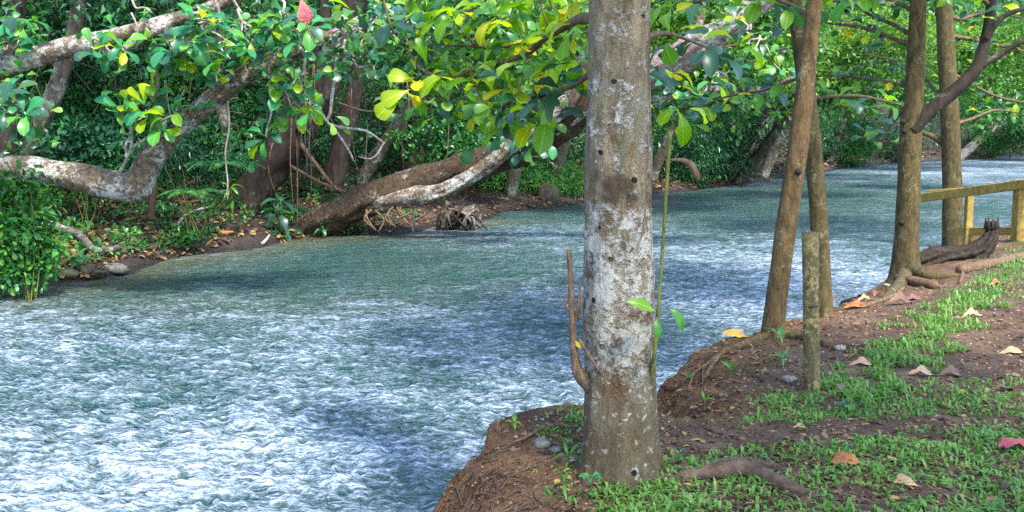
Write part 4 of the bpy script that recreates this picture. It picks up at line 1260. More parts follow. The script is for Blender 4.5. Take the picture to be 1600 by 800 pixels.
# bare crooked branches in the left forest, each part of the dark tree or limb it hangs from
for tree_, Y, spec, r_, mt in (
        (dark, 21.5, [(528, 60), (526, 95), (520, 140), (516, 175), (512, 192), (540, 200), (572, 205), (598, 222)], 3.2, 'twig_pale'),
        (dark, 21.5, [(512, 192), (525, 205), (545, 235), (552, 250)], 2.2, 'twig_pale'),
        (dark, 21.5, [(600, 222), (590, 240), (578, 248), (560, 245)], 1.8, 'twig_pale'),
        (dark, 21.8, [(528, 160), (555, 170), (580, 174), (610, 168)], 2.0, 'twig_brown'),
        (dark, 21.2, [(510, 190), (495, 165), (470, 160)], 2.0, 'twig_pale'),
        (lich, 14.2, [(188, 268), (204, 232), (205, 205), (198, 190)], 2.6, 'twig_pale'),
        (lich, 14.2, [(204, 232), (228, 216), (244, 202), (262, 180)], 2.6, 'twig_pale'),
        (lich, 14.1, [(356, 158), (358, 200), (352, 240), (356, 290), (350, 310)], 1.8, 'twig_pale'),
        (lich, 14.1, [(258, 125), (262, 160), (270, 182), (288, 140)], 2.0, 'twig_pale'),
        (upper, 13.8, [(205, 20), (215, 45), (210, 70)], 1.6, 'twig_pale'),
        (upper, 13.6, [(340, 5), (345, 50), (342, 75), (376, 70)], 2.6, 'twig_pale'),
        (upper, 13.6, [(288, 55), (300, 70), (315, 78)], 2.0, 'twig_pale'),
        (upper, 13.6, [(205, -5), (212, 12), (225, 12), (238, 20)], 2.2, 'twig_pale'),
        (dark, 22.0, [(640, -10), (630, 40), (650, 90), (700, 150)], 2.2, 'twig_brown'),
        (dark, 22.6, [(470, 225), (520, 290), (548, 305)], 3.6, 'twig_brown'),
        (dark, 22.4, [(455, 260), (500, 285), (540, 300)], 3.0, 'twig_brown')):
    add('dead_branch', tube(wpath(spec, Y), np.linspace(r_, r_ * .55, len(spec)) * Y / F_PX, 7, 5, .18, 3, int(spec[0][0])), M[mt], tree_)
# dark hanging twig with the pink leaf, from the foreground crown
tw = add('twig', tube(wpath([(462, -40), (470, 5), (482, 45), (492, 68)], Y0 + 2.0), np.array([2.2, 2, 1.6, 1.2]) * (Y0 + 2) / F_PX, 6, 4, .1, 3, 2), M['twig_brown'], main)
leaf(tw, W(470, -6, Y0 + 2.0), (.2, 0, -1), (.2, -1, 0), .17, 'fall_red', 'obov', 0)
tw = add('twig', tube(wpath([(590, -40), (602, 10), (612, 45), (618, 55)], Y0 + 2.0), np.array([2.4, 2.2, 1.8, 1.4]) * (Y0 + 2) / F_PX, 6, 4, .1, 3, 2), M['twig_brown'], main)

# ------------------------------------------------------------------ hillside undergrowth
def scatter_px(n, x0, x1, y0, y1):
    px = RNG.uniform(x0, x1, n)
    py = RNG.uniform(y0, y1, n)
    p, ok = hits(px, py, 10.0, 140.0, 700)
    df = sdist(p[:, 0], p[:, 1], FAR_EDGE)
    return p[ok & (df > 0.1)], df[ok & (df > 0.1)]


def undergrowth(label, n, x0, x1, y0, y1, per, size, mat, rc, lift, tmpl=T_DIA, droop=.3, minland=.35, name='undergrowth'):
    p, df = scatter_px(n, x0, x1, y0, y1)
    s = df > minland
    p = p[s]
    sc = np.clip(p[:, 1] / 22.0, .7, 2.2)
    p[:, 2] += RNG.uniform(*lift, len(p)) * sc
    VF = clumps(p, RNG.uniform(*rc, len(p)) * sc, per, size, droop, tmpl)
    # farther leaves grow with distance so that the mass stays dense
    o = add(name, VF, M[mat], None, kind='stuff', smooth=False)
    tag(o, label)
    return o


undergrowth('dark small leaved undergrowth covering the far hillside', 2600, -500, 760, -120, 300, 50, .13, 'crown_teal', (.35, .75), (.1, .9), T_DIA, minland=2.4)
undergrowth('dense leafy undergrowth on the distant right hillside', 3200, 720, 2100, -120, 300, 60, .2, 'crown_teal', (.4, .85), (.1, 1.0), T_DIA, minland=.25)
undergrowth('pale speckled thicket between the dark tree and the toppled trunk', 1000, 420, 900, 0, 270, 80, .11, 'thicket', (.4, .8), (.1, .8), T_LAN, .4, 1.6)
undergrowth('mixed mid green saplings scattered on the far hillside', 2000, -400, 900, -100, 300, 34, .15, 'crown_mid', (.3, .6), (.3, 1.3), T_OB, minland=2.6)
undergrowth('low green seedlings growing through the leaf litter of the left shore', 800, -100, 640, 285, 425, 14, .11, 'crown_mid', (.10, .22), (.02, .10), T_OB, .1, .3, 'seedlings')
# leaf litter
p, df = scatter_px(16000, -300, 1000, 250, 450)
n_ = len(p)
p[:, 2] += .03
D = RNG.normal(size=(n_, 3)) * np.array([1, 1, .35])
U = RNG.normal(size=(n_, 3)) * .4 + np.array([0, 0, 1.0])
p2, d2 = scatter_px(5000, 900, 1700, 225, 300)
p2 = p2[d2 < 6]
n2_ = len(p2)
p2[:, 2] += .05
tag(add('leaf_litter', leaf_cloud(p2, RNG.normal(size=(n2_, 3)) * np.array([1, 1, .5]), RNG.normal(size=(n2_, 3)) * .5 + np.array([0, 0, 1.0]), RNG.uniform(.15, .34, n2_), T_OB), M['litter'], kind='stuff', smooth=False), 'dead leaves on the distant shore behind the trunks')
# tangle of thin twigs and vines through the far forest
vf = []
tp, td = scatter_px(1700, -250, 1000, -60, 290)
for q in range(min(760, len(tp))):
    a0_ = Vector(tp[q]) + Vector((0, random.uniform(-.5, 0), random.uniform(.1, 1.6)))
    L_ = random.uniform(.5, 1.8)
    th = random.gauss(1.57, .75)
    e_ = a0_ + Vector((math.cos(th) * L_, random.uniform(-.4, .2), math.sin(th) * L_))
    md = a0_.lerp(e_, .5) + Vector([random.uniform(-.18, .18) for _ in range(3)])
    w0 = random.uniform(.006, .017) * max(1, a0_.y / 22)
    vf.append(tube([a0_, md, e_], [w0, w0 * .8, w0 * .5], 4, 3))
tag(add('twigs', join(*vf), M['vine'], kind='stuff'), 'tangle of thin pale brown twigs and vines in the far forest')
tag(add('leaf_litter', leaf_cloud(p, D, U, RNG.uniform(.08, .18, n_), T_OB), M['litter'], kind='stuff', smooth=False), 'dead brown leaves carpeting the left shore')

# ------------------------------------------------------------------ shoreline shrubs, ferns and plants


def shrub(label, px, py, Y, rx, rz, n, size, mat, tmpl, name='shrub', droop=.4, nc=40, ry=None):
    c = W(px, py, Y)
    zb = float(HL(c.x, c.y))
    t = empty(name, (c.x, c.y, zb), label, 'shrub', 'shrubs along the far shore')
    C = unit(RNG.normal(size=(nc, 3))) * (RNG.random(nc) ** .4)[:, None] * np.array([rx, ry or rx * .7, rz]) + np.array(c)
    C[:, 2] = np.maximum(C[:, 2], HL(C[:, 0], C[:, 1]) + .12)
    C[:, 2] = np.maximum(C[:, 2], WATER_Z + .15)
    add('foliage', clumps(C, RNG.uniform(.18, .34, nc) * max(1, Y / 22), n // nc, size, droop, tmpl), M[mat], t, kind='stuff', smooth=False)
    for w in range(6):
        e_ = Vector(C[w])
        add('stem', tube(crooked(Vector((c.x + random.uniform(-.15, .15), c.y, zb - .05)), e_, 4, .06), np.linspace(.011, .004, 5) * max(1, Y / 20), 6, 3, .1, 3, w), M['stem_green'], t)
    return t


shrub('bright green bush drooping into the water at the left edge', 2, 375, 14.2, .68, .85, 4400, .125, 'shrub_bright', T_OB)
shrub('yellow green sprig hanging below the lichen limb at the left', 40, 292, 14.0, .35, .12, 160, .14, 'crown_lit', T_OB, 'shrub', .8, 10)
shrub('low bright ferny bush on the shore left of the foreground tree', 800, 288, 30.5, 1.5, .7, 3600, .17, 'shrub_bright', T_LAN, 'shrub', .5, 60)
shrub('yellow green bush by the water beside the foreground trunk', 862, 285, 31.5, 1.2, .7, 3000, .17, 'shrub_bright', T_LAN, 'shrub', .5, 50)
shrub('dark drooping bamboo like thicket right of the foreground tree', 1065, 238, 38, 1.5, 1.4, 4200, .24, 'crown_teal', T_LAN, 'shrub', .7, 70)
shrub('dark teal thicket overhanging the water left of two dark trunks', 1120, 220, 40, 1.7, 1.5, 4200, .26, 'crown_teal', T_LAN, 'shrub', .7, 70)
shrub('glossy green thicket on the far shore behind the crossing pair', 1320, 215, 56, 2.6, 1.4, 4200, .3, 'crown_mid', T_LAN, 'shrub', .6, 70)
shrub('shaded bush on the distant shore left of the forked trunk', 1375, 232, 62, 2.2, .9, 2600, .3, 'crown_teal', T_LAN, 'shrub', .6, 50)
shrub('shaded bush on the distant shore right of the straight trunk', 1550, 222, 69, 3.0, .9, 2600, .3, 'crown_mid', T_LAN, 'shrub', .6, 50)
shrub('dark leafy shrub behind the thin stem under the lichen limb', 300, 240, 19.5, 1.0, .6, 1800, .15, 'crown_teal', T_LAN, 'shrub', .5, 40)
shrub('dim green shrub at the left behind the lichen limb', 130, 235, 19, 1.1, .5, 1600, .15, 'crown_teal', T_OB, 'shrub', .4, 40)
shrub('small bright shrub growing behind the toppled trunk', 690, 225, 26, 1.3, .7, 1800, .14, 'crown_mid', T_OB, 'shrub', .3, 40)


def fern(label, px, py, Y, n, L_, mat='crown_teal'):
    c = W(px, py, Y)
    zb = float(HL(c.x, c.y))
    zb = max(zb, c.z - .5)
    t = empty('fern', (c.x, c.y, zb), label, 'fern', 'ferns on the far hillside')
    for q in range(n):
        a = 6.283 * q / n + random.uniform(-.3, .3)
        d = Vector((math.cos(a), math.sin(a), 0))
        pts = [Vector((c.x, c.y, zb)) + d * L_ * s_k + Vector((0, 0, L_ * (.75 * s_k - .75 * s_k * s_k))) for s_k in np.linspace(0, 1, 6)]
        P_, R_ = smooth_path(pts, [.008] * 6, 4)
        LP, LD, LU, LS = [], [], [], []
        for i in range(2, len(P_) - 1):
            tt = (P_[i + 1] - P_[i - 1]).normalized()
            sd_ = tt.cross(Vector((0, 0, 1))).normalized()
            for sg in (-1, 1):
                LP.append(P_[i])
                LD.append(sd_ * sg + tt * .4)
                LU.append((0, 0, 1))
                LS.append(L_ * .34 * math.sin(math.pi * (i / len(P_)) ** .7 * .95 + .05))
        va = leaf_cloud(np.array([list(x_) for x_ in LP]), np.array([list(x_) for x_ in LD]), np.array(LU, float), np.array(LS), T_LAN)
        add('frond', join(tube(pts, [.008] * 6, 4, 3), va), M[mat], t, smooth=False)


fern('dark feathery fern on the slope between the lichen limb and the dark trunk', 345, 222, 19.5, 8, .8)
fern('fern beside the dark trunk just under the leafy sprays', 300, 262, 18.5, 7, .6, 'crown_mid')
fern('small fern low on the slope right of the dark trunk', 445, 300, 23, 7, .6, 'crown_mid')
fern('fern above the shoreline bush behind the toppled trunk', 760, 235, 28, 8, .9, 'crown_mid')


def plant(label, px, py, n, sz, mats, h_, shape='elli', wts=None, tilt=(-.4, .5), name='plant', pos=None, tiers=2, group='small leafy plants'):
    b_ = pos or GH(px, py)
    t = empty(name, b_, label, 'plant', group)
    st = add('stem', tube([b_ - Vector((0, 0, .02)), b_ + Vector((.04 * h_, 0, h_ * .5)), b_ + Vector((0, -.05 * h_, h_))], [.02 * h_ + .003, .015 * h_ + .003, .008 * h_ + .002], 6, 4, .1), M['stem_green'], t)
    for q in range(tiers):
        rosette(t, b_ + Vector((0, -.03, h_ * (1 - .4 * q))), n, sz, mats, shape, tilt, (0, -.3, 1), h_ * .06, wts)
    return t


plant('teal large leaved plant beside the root end of the toppled trunk', 437, 368, 6, .42, ['leaf_dark'], .75, 'elli', None, (-.7, .2), tiers=3)
plant('yellow green plant with drooping leaves in front of the dark trunk', 362, 335, 7, .36, ['leaf_mid', 'leaf_right'], .55, 'lan', None, (-1.0, .2))
plant('small light seedling at the water left of the toppled trunk', 505, 372, 4, .18, ['leaf_mid'], .3, 'elli')
plant('bushy seedling on the litter left of the teal plant', 300, 385, 5, .2, ['leaf_mid', 'leaf_right'], .2, 'elli')
plant('low bright seedling by the leaning driftwood branch', 130, 425, 5, .2, ['leaf_mid'], .2, 'elli')
plant('seedling in the litter below the bend of the lichen limb', 255, 340, 5, .22, ['leaf_mid'], .25, 'elli')

# driftwood branches, rocks on the far shore
for spec, r_, mt, lab in (
        ([(70, 362), (100, 372), (125, 383), (145, 402), (165, 405), (185, 400)], .085, 'bark_grey', 'curved grey driftwood branch on the mud of the left shore'),
        ([(80, 432), (100, 420), (126, 405)], .05, 'twig_brown', 'straight brown stick slanting at the left waterline'),
        ([(276, 360), (290, 342), (312, 332), (330, 328), (338, 320)], .035, 'twig_pale', 'pale bent branch lying on the litter slope'),
        ([(60, 350), (90, 340), (96, 328)], .035, 'twig_brown', 'forked brown branch lying behind the left bush'),
        ([(410, 386), (416, 380), (421, 374)], .04, 'twig_pale', 'small white bleached stump at the waterline'),
        ([(66, 365), (74, 395), (92, 420)], .02, 'twig_pale', 'thin bleached twig leaning beside the left bush'),
        ([(75, 375), (72, 405), (74, 430)], .022, 'twig_pale', 'upright bleached twig at the left bush')):
    pts, _ = ground_path(spec, [r_ * 1.6] * len(spec), None)
    tag(add('driftwood_branch', tube(pts, np.linspace(r_, r_ * .6, len(pts)), 9, 6, .2, 2, int(r_ * 999)), M[mt], None, pts[0]), lab, 'branch', 'driftwood on the far shore')


def rock(p, sx, sy, sz, mat, label=None, cat='rock', group=None, name='rock', seed=0, parent=None):
    n, m_ = 12, 8
    V = [(0, 0, 1)]
    for i in range(1, m_):
        th = math.pi * i / m_
        for j in range(n):
            ph = 6.283 * j / n
            V.append((math.sin(th) * math.cos(ph), math.sin(th) * math.sin(ph), math.cos(th)))
    V.append((0, 0, -1))
    V = np.array(V)
    q = 1 + .35 * fbm(V[:, 0] * 1.1 + seed * 3.3, V[:, 1] * 1.1 + V[:, 2] * .9, 3, seed)
    V = np.sign(V) * np.abs(V) ** .85 * q[:, None] * np.array([sx, sy, sz]) + np.array(p)
    F = [[0, 1 + j, 1 + (j + 1) % n] for j in range(n)]
    for i in range(m_ - 2):
        a, b_ = 1 + i * n, 1 + (i + 1) * n
        F += [[a + j, b_ + j, b_ + (j + 1) % n, a + (j + 1) % n] for j in range(n)]
    last = len(V) - 1
    a = 1 + (m_ - 2) * n
    F += [[last, a + (j + 1) % n, a + j] for j in range(n)]
    o = add(name, (V, F), M[mat], parent, p)
    return tag(o, label, cat, group) if label else o


for q, (px, py, s, mt, lab) in enumerate((
        (178, 424, (.24, .18, .07), 'rock', 'flat yellow mossy stone at the left waterline'),
        (135, 426, (.2, .16, .1), 'rock_dark', 'rounded mossy stone under the slanting stick'),
        (150, 432, (.16, .12, .06), 'rock_dark', 'small wet stone just right of the rounded mossy one'),
        (855, 314, (.3, .25, .34), 'rock_dark', 'grey pointed boulder on the shore in the ferny bush'),
        (105, 433, (.18, .14, .08), 'rock_dark', 'dark stone at the foot of the left bush'),
        (350, 366, (.16, .12, .05), 'fall_orange', 'orange brown slab on the litter above the waterline'))):
    p = GH(px, py)
    rock(p + Vector((0, 0, s[2] * .3)), *s, mt, lab, 'rock', 'stones on the far shore', seed=q)

# stump of matted roots at the end of the toppled trunk
ps = W(722, 335, 23.6)
ps.z = WATER_Z
st = empty('root_stump', ps, 'grey stump with matted roots standing in the water beside the toppled trunk', 'stump')
rock(ps + Vector((.08, 0, .18)), .42, .3, .36, 'bark_grey', name='core', seed=9, parent=st)
for q in range(26):
    a = random.uniform(-.6, 3.8)
    c0 = ps + Vector((random.uniform(-.45, .4), random.uniform(-.25, .1), random.uniform(.32, .6)))
    c1 = ps + Vector((random.uniform(-.65, .6), -.42 + random.uniform(-.1, .1), random.uniform(-.05, .12)))
    add('root', tube([c0, c0.lerp(c1, .5) + Vector((random.uniform(-.1, .1), -.18, .1)), c1], [.045, .035, .015], 6, 4, .2, 3, q), M['bark_dark' if q % 3 else 'bark_grey'], st)

# ------------------------------------------------------------------ near bank: grass, sprouts, stones, fallen leaves
def inpoly(x, y, poly):
    ins = np.zeros(x.shape, bool)
    for i in range(len(poly)):
        ax, ay = poly[i]
        bx, by = poly[(i + 1) % len(poly)]
        if ay != by:
            ins ^= ((ay > y) != (by > y)) & (x < (bx - ax) * (y - ay) / (by - ay) + ax)
    return ins


def to_ground(poly):
    return [(G(a, b).x, G(a, b).y) for a, b in poly]


LUSH = to_ground([(1285, 622), (1340, 575), (1400, 540), (1450, 495), (1490, 460), (1550, 425), (1605, 398), (1625, 410), (1560, 450), (1500, 500), (1520, 520), (1450, 560), (1420, 600), (1350, 640)])


def density(x, y):
    px, py = PX(x, y, np.zeros_like(x))
    n = fbm(x / .28, y / .28, 3, 90)
    n2 = fbm(x / .9, y / .9, 2, 95)
    d = 0.55 + .8 * n + .4 * n2
    d = d * sstep(610, 660, py + (px - 1150) * .10)
    g_ = lambda cx, cy, rx, ry: np.exp(-(((px - cx) / rx) ** 2 + ((py - cy) / ry) ** 2) * 1.0)
    for (cx, cy, rx, ry, s) in ((1170, 688, 130, 16, 1.2), (1375, 668, 130, 18, 1.1), (1545, 545, 90, 36, .9), (1075, 660, 60, 26, 1.2), (1590, 470, 60, 40, .7), (1460, 690, 60, 10, .5), (1290, 775, 90, 14, .7)):
        d = d - s * g_(cx, cy, rx, ry)
    for (cx, cy, rx, ry, s) in ((1210, 628, 80, 14, .7), (1000, 775, 80, 35, .4), (1150, 640, 60, 22, .25), (1500, 640, 120, 30, .25), (1100, 745, 70, 20, .3)):
        d = d + s * g_(cx, cy, rx, ry)
    lush = inpoly(x + .28 * fbm(x / .35, y / .35, 3, 120), y + .5 * fbm(x / .35, y / .35, 3, 130), LUSH)
    d = np.where(lush, .9 + .4 * n, d)
    d = np.where((py < 470) & (px > 1520), np.maximum(d, .35 + .6 * n), d)
    land = sdist(x, y, NEAR_EDGE)
    d = d * sstep(.25, .6, land + .1 * n)
    d = np.where((px < 925) & (py > 690), np.minimum(d, .06), d)
    return np.clip(d, 0, 1), lush


n_ = 260000
yy_ = 3.2 + (17 - 3.2) * RNG.random(n_) ** 1.5
xx_ = RNG.uniform(-.1, .62, n_) * yy_
dd, lush = density(xx_, yy_)
kp = RNG.random(n_) < dd * np.clip(.9 - yy_ * .015, .5, 1) * .62
xx_, yy_, lush = xx_[kp], yy_[kp], lush[kp]
zz_ = HL(xx_, yy_)
n_ = len(xx_)
H_ = np.where(lush, RNG.uniform(.035, .08, n_), RNG.uniform(.016, .048, n_)) * (1 + .8 * (RNG.random(n_) < .04))
wd_ = RNG.uniform(.004, .009, n_)
a = RNG.uniform(0, 6.283, n_)
ld = np.stack([np.cos(a), np.sin(a), np.zeros(n_)], 1)
sd2 = np.stack([-np.sin(a), np.cos(a), np.zeros(n_)], 1)
ln = RNG.uniform(.35, 1.5, n_)[:, None]
B = np.stack([xx_, yy_, zz_ - .004], 1)
upv = np.array([0, 0, 1.0])
Hc = H_[:, None]
w_ = wd_[:, None]
m1 = B + upv * Hc * .6 + ld * Hc * ln * .25
tp_ = B + upv * Hc * (1.1 - .42 * ln) + ld * Hc * ln * .95
Vv = np.stack([B - sd2 * w_ * .7, B + sd2 * w_ * .7, m1 + sd2 * w_, m1 - sd2 * w_, tp_], 1).reshape(-1, 3)
o5 = (np.arange(n_) * 5)[:, None, None]
Ff = (np.array([[0, 1, 2], [0, 2, 3], [3, 2, 4]])[None] + o5).reshape(-1, 3)
tag(add('grass', (Vv, Ff), M['grass'], kind='stuff', smooth=False), 'short patchy green grass growing on the near bank')
print('grass blades', n_)

# gravel: small pale pebbles near the edge
pp = []
for (cx, cy, sx_, sy_, n_) in ((1310, 560, 70, 40, 70), (1360, 480, 40, 20, 40), (1250, 600, 60, 20, 30), (860, 680, 40, 20, 30), (1480, 600, 120, 80, 60), (1560, 520, 60, 50, 60), (1450, 470, 40, 20, 20)):
    for _ in range(n_):
        pp.append((random.gauss(cx, sx_), random.gauss(cy, sy_)))
p, ok = hits(np.array([a_[0] for a_ in pp]), np.array([a_[1] for a_ in pp]), 3, 20, 900)
p = p[ok & (sdist(p[:, 0], p[:, 1], NEAR_EDGE) > -.05)]
vfs = []
TV = np.array([(1, 0, 0), (.3, .9, 0), (-.8, .6, 0), (-.8, -.6, 0), (.3, -.9, 0), (.1, .1, .7), (0, 0, -.6)])
TF = np.array([(0, 1, 5), (1, 2, 5), (2, 3, 5), (3, 4, 5), (4, 0, 5), (1, 0, 6), (2, 1, 6), (3, 2, 6), (4, 3, 6), (0, 4, 6)])
PV = np.concatenate([q_ + TV * RNG.uniform(.6, 1.3, (7, 3)) * RNG.uniform(.005, .017) for q_ in p])
PF = (TF[None] + (np.arange(len(p)) * 7)[:, None, None]).reshape(-1, 3)
tag(add('gravel', (PV, PF), M['pebble'], kind='stuff'), 'small pale pebbles scattered over the bare soil')
M['crumb'] = leafmat('crumb', [(0.0, (0.03, 0.017, 0.01)), (0.55, (0.10, 0.056, 0.032)), (0.9, (0.16, 0.10, 0.06)), (1.0, (0.26, 0.19, 0.12))], 0.02, (1, 1, 1), 0.9, spec=.1)
cp = RNG.uniform((640, 440), (1620, 820), (15000, 2))
p, ok = hits(cp[:, 0], cp[:, 1], 3, 18, 700)
ed = sdist(p[:, 0], p[:, 1], NEAR_EDGE)
w1 = np.where(ed < .55, 1.0, .3)
p, ed = p[ok & (ed > -.6) & (RNG.random(len(p)) < w1)], None
sz = RNG.uniform(.003, .013, len(p)) * np.where(RNG.random(len(p)) < .06, 2.4, 1) * np.clip(p[:, 1] / 6, .7, 1.5)
PV = (p[:, None, :] + TV[None] * RNG.uniform(.5, 1.4, (len(p), 7, 3)) * sz[:, None, None]).reshape(-1, 3)
PF = (TF[None] + (np.arange(len(p)) * 7)[:, None, None]).reshape(-1, 3)
tag(add('soil_crumbs', (PV, PF), M['crumb'], kind='stuff', smooth=False), 'loose crumbs of brown earth on the bank')
# fine roots hanging out of the cut face of the bank
hp = RNG.uniform((660, 500), (1160, 800), (2500, 2))
p, ok = hits(hp[:, 0], hp[:, 1], 3, 12, 900)
ed = sdist(p[:, 0], p[:, 1], NEAR_EDGE)
p = p[ok & (ed > -.55) & (ed < .22)][:170]
vf = []
for q in p:
    L_ = random.uniform(.06, .28)
    o_ = Vector(q) + Vector((0, 0, .008))
    d_ = Vector((random.gauss(-.3, .7), random.gauss(-.2, .7), 0)).normalized() * L_
    e_ = o_ + d_
    md = o_ + d_ * .5 + Vector((random.uniform(-.03, .03), 0, 0))
    e_.z = max(float(HL(e_.x, e_.y)), WATER_Z) + .006
    md.z = max(float(HL(md.x, md.y)), WATER_Z) + .022
    w0 = random.uniform(.0018, .0045)
    vf.append(tube([o_, md, e_], [w0, w0 * .8, w0 * .4], 4, 3))
tag(add('root_hairs', join(*vf), M['root'], kind='stuff'), 'fine brown roots showing in the cut earth of the bank')
# dry bits of leaf and stalk trodden into the soil
cp = RNG.uniform((860, 440), (1640, 830), (6500, 2))
p, ok = hits(cp[:, 0], cp[:, 1], 3, 18, 700)
p = p[ok & (sdist(p[:, 0], p[:, 1], NEAR_EDGE) > 0)]
D = RNG.normal(size=p.shape) * np.array([1, 1, .12])
U = RNG.normal(size=p.shape) * .25 + np.array([0, 0, 1.0])
p[:, 2] += .004
tag(add('leaf_scraps', leaf_cloud(p, D, U, RNG.uniform(.012, .06, len(p)), T_OB), M['litter'], kind='stuff', smooth=False), 'dry brown scraps of leaf trodden into the soil')
for q, (px, py, s, lab) in enumerate((
        (846, 698, .034, 'largest brown stone lodged on the clay mound left of the foreground tree'), (868, 706, .022, 'small yellowish stone beside the largest one on the clay mound'),
        (1233, 598, .032, 'pale pebble on soil just left of the bamboo stake'), (1300, 588, .028, 'pale pebble on soil just right of the bamboo stake'),
        (1312, 548, .03, 'pale pebble in the gravel below the forked tree roots'), (1385, 449, .03, 'white pebble at the forked tree roots'))):
    p_ = GH(px, py)
    rock(p_ + Vector((0, 0, s * .4)), s * 1.3, s, s * .7, 'rock' if q < 2 else 'pebble', lab, 'stone', 'stones on the near bank', 'stone', 20 + q)

FL = [  # px, py, size m, material, heading, tilt up, curl variant, label
    (1325, 728, .19, 'fall_orange', 2.6, .25, 3, 'orange brown curled leaf in the grass right of the surface root'),
    (1590, 706, .22, 'fall_red', 2.9, .5, 3, 'crumpled red leaf in the grass at the right edge'),
    (1416, 758, .15, 'fall_tan', 2.2, .05, 0, 'narrow tan leaf in the grass below the orange curled leaf'),
    (1388, 722, .09, 'fall_tan', .2, .1, 0, 'small tan leaf right beside the orange curled leaf'),
    (1248, 668, .10, 'fall_tan', .3, .15, 1, 'tan leaf alone on the bare strip below the stake'),
    (1150, 528, .26, 'fall_yellow', 3.1, .05, 0, 'long yellow leaf on the rim of the bank left of the leaning trunk'),
    (1438, 590, .21, 'fall_tan', .15, .12, 3, 'tan curled leaf on bare soil at the lush grass edge'),
    (1484, 590, .2, 'fall_brown', .3, .2, 3, 'dark brown leaf right of the tan curled leaf'),
    (1578, 553, .22, 'fall_tan', .2, .05, 0, 'tan leaf in the grass near the right edge, above the brown one'),
    (1565, 612, .17, 'fall_brown', .4, .3, 3, 'dark maroon brown leaf in the grass near the right edge'),
    (1503, 615, .1, 'fall_yellow', .2, .1, 0, 'small yellow leaf in the grass between two brown leaves'),
    (1312, 618, .2, 'fall_brown', .5, .3, 3, 'brown leaf at the lower corner of the lush grass by the stake'),
    (1345, 572, .2, 'fall_tan', .25, .1, 1, 'tan leaf on pebbly soil left of the lush grass'),
    (1518, 496, .24, 'fall_tan', .5, .3, 3, 'upright tan leaf on the grass under the straight trunk'),
    (1350, 470, .2, 'fall_tan', .5, .35, 3, 'pale curled leaf on the rim below the forked tree'),
    (1335, 483, .26, 'fall_orange', .1, .08, 0, 'orange leaf lying on the rim left of the pale curled one'),
    (1405, 476, .3, 'fall_brown', .4, .2, 3, 'big dark brown leaf below the cut root'),
    (1425, 470, .22, 'fall_purple', .5, .2, 1, 'purple brown leaf just above the big dark brown one'),
    (1368, 462, .18, 'fall_purple', 1.2, .4, 1, 'small purple leaf between the roots of the forked tree'),
    (1300, 470, .2, 'fall_orange', .2, .15, 1, 'rusty leaf at the rim right of the stake'),
    (1440, 528, .14, 'fall_brown', .3, .2, 1, 'small brown leaf inside the lush grass'),
    (1570, 408, .3, 'fall_purple', .3, .15, 0, 'reddish brown leaf on grass below the railing post'),
    (1556, 448, .22, 'fall_orange', .6, .3, 3, 'rusty leaf standing in the grass right of the straight trunk'),
    (900, 722, .1, 'fall_tan', 3.1, .05, 0, 'pinkish strip of leaf touching the left foot of the foreground tree'),
    (1230, 782, .08, 'fall_brown', .2, .1, 0, 'tiny brown leaf below the surface root'),
]
for (px, py, sz, mt, hd, tl, va, lab) in FL:
    p_ = GH(px, py)
    d = Vector((math.cos(hd), math.sin(hd) * .6, tl * .5))
    nn = Vector((random.uniform(-.4, .4), random.uniform(-.6, 0), 1))
    rows, prm = (OBOV if 'yellow leaf on' not in lab else ELLI), [(.05, .12, .03), (.2, .2, .05), (-.05, .15, .04), (.32, .38, .07)][va]
    Vl, Fl = leaf_template(rows, *prm)
    R = np.array(frame(d, nn))
    Vw = (Vl * sz * .8) @ R.T
    Vw += np.array(p_) - Vw.mean(0)
    Vw[:, 2] += float(p_.z) - Vw[:, 2].min() - .004
    tag(add('fallen_leaf', (Vw, Fl), M[mt], None, p_), lab, 'leaf', 'fallen leaves on the near bank')

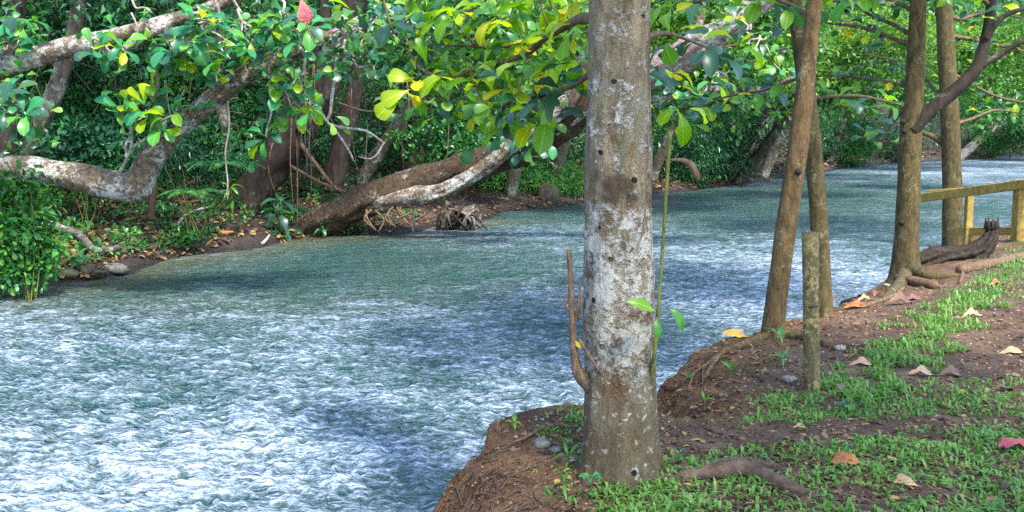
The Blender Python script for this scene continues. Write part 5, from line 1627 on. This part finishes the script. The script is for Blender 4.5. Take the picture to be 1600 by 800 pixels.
NB = 'sprouts on the near bank'
for (px, py, n_, s, h_, mts, sh2, lab) in (
        (922, 778, 6, .05, .10, ['leaf_mid'], 'elli', 'broad leaved weed at the foot of the foreground tree'),
        (1060, 730, 7, .045, .07, ['leaf_mid', 'leaf_dark'], 'elli', 'low clover like weed right of the foreground tree'),
        (880, 775, 5, .09, .06, ['leaf_right'], 'lan', 'grassy sprout on the clay left of the foreground tree'),
        (888, 728, 5, .08, .05, ['leaf_right'], 'lan', 'small grassy sprout beside the trunk on the clay mound'),
        (803, 672, 4, .05, .04, ['leaf_right'], 'elli', 'tiny green sprout on the top of the clay mound'),
        (1213, 537, 5, .12, .05, ['leaf_mid'], 'lan', 'light green sprout at the foot of the leaning trunk'),
        (1220, 575, 5, .09, .06, ['leaf_mid'], 'lan', 'pair of teal blades left of the stake on the clay'),
        (1140, 590, 5, .09, .05, ['leaf_right'], 'lan', 'sprout in the clay gully right of the foreground tree'),
        (1075, 600, 4, .06, .04, ['leaf_mid'], 'lan', 'sprout under the roots of the clay gully'),
        (1100, 640, 5, .08, .05, ['leaf_right'], 'lan', 'sprout at the top of the grass behind the foreground tree'),
        (1315, 642, 5, .06, .04, ['leaf_mid'], 'elli', 'round leaved weed in the middle of the grass below the lush band'),
        (860, 792, 4, .07, .05, ['leaf_right'], 'lan', 'sprout at the bottom edge of the clay')):
    plant(lab, px, py, n_, s, mts, h_, sh2, None, (.1, 1.1) if sh2 == 'lan' else (-.2, .5), 'sprout', None, 1, NB)
# thin roots dangling from the clay gully
for q, spec in enumerate(([(1150, 545), (1120, 560), (1100, 580), (1098, 605)], [(1130, 555), (1105, 575), (1085, 590), (1075, 615)], [(880, 668), (850, 676), (820, 690), (790, 702)])):
    pts, rad = ground_path(spec, [.02] * 4, [.012, .01, .008, .004])
    tag(add('exposed_root', tube(pts, rad, 7, 5, .15, 3, q), M['twig_brown'], None, pts[0]),
        ['pale root arching over the clay gully, upper one', 'pale root hanging in the clay gully, lower one', 'thin root lying across the clay mound'][q], 'root', 'thin roots exposed in the clay')
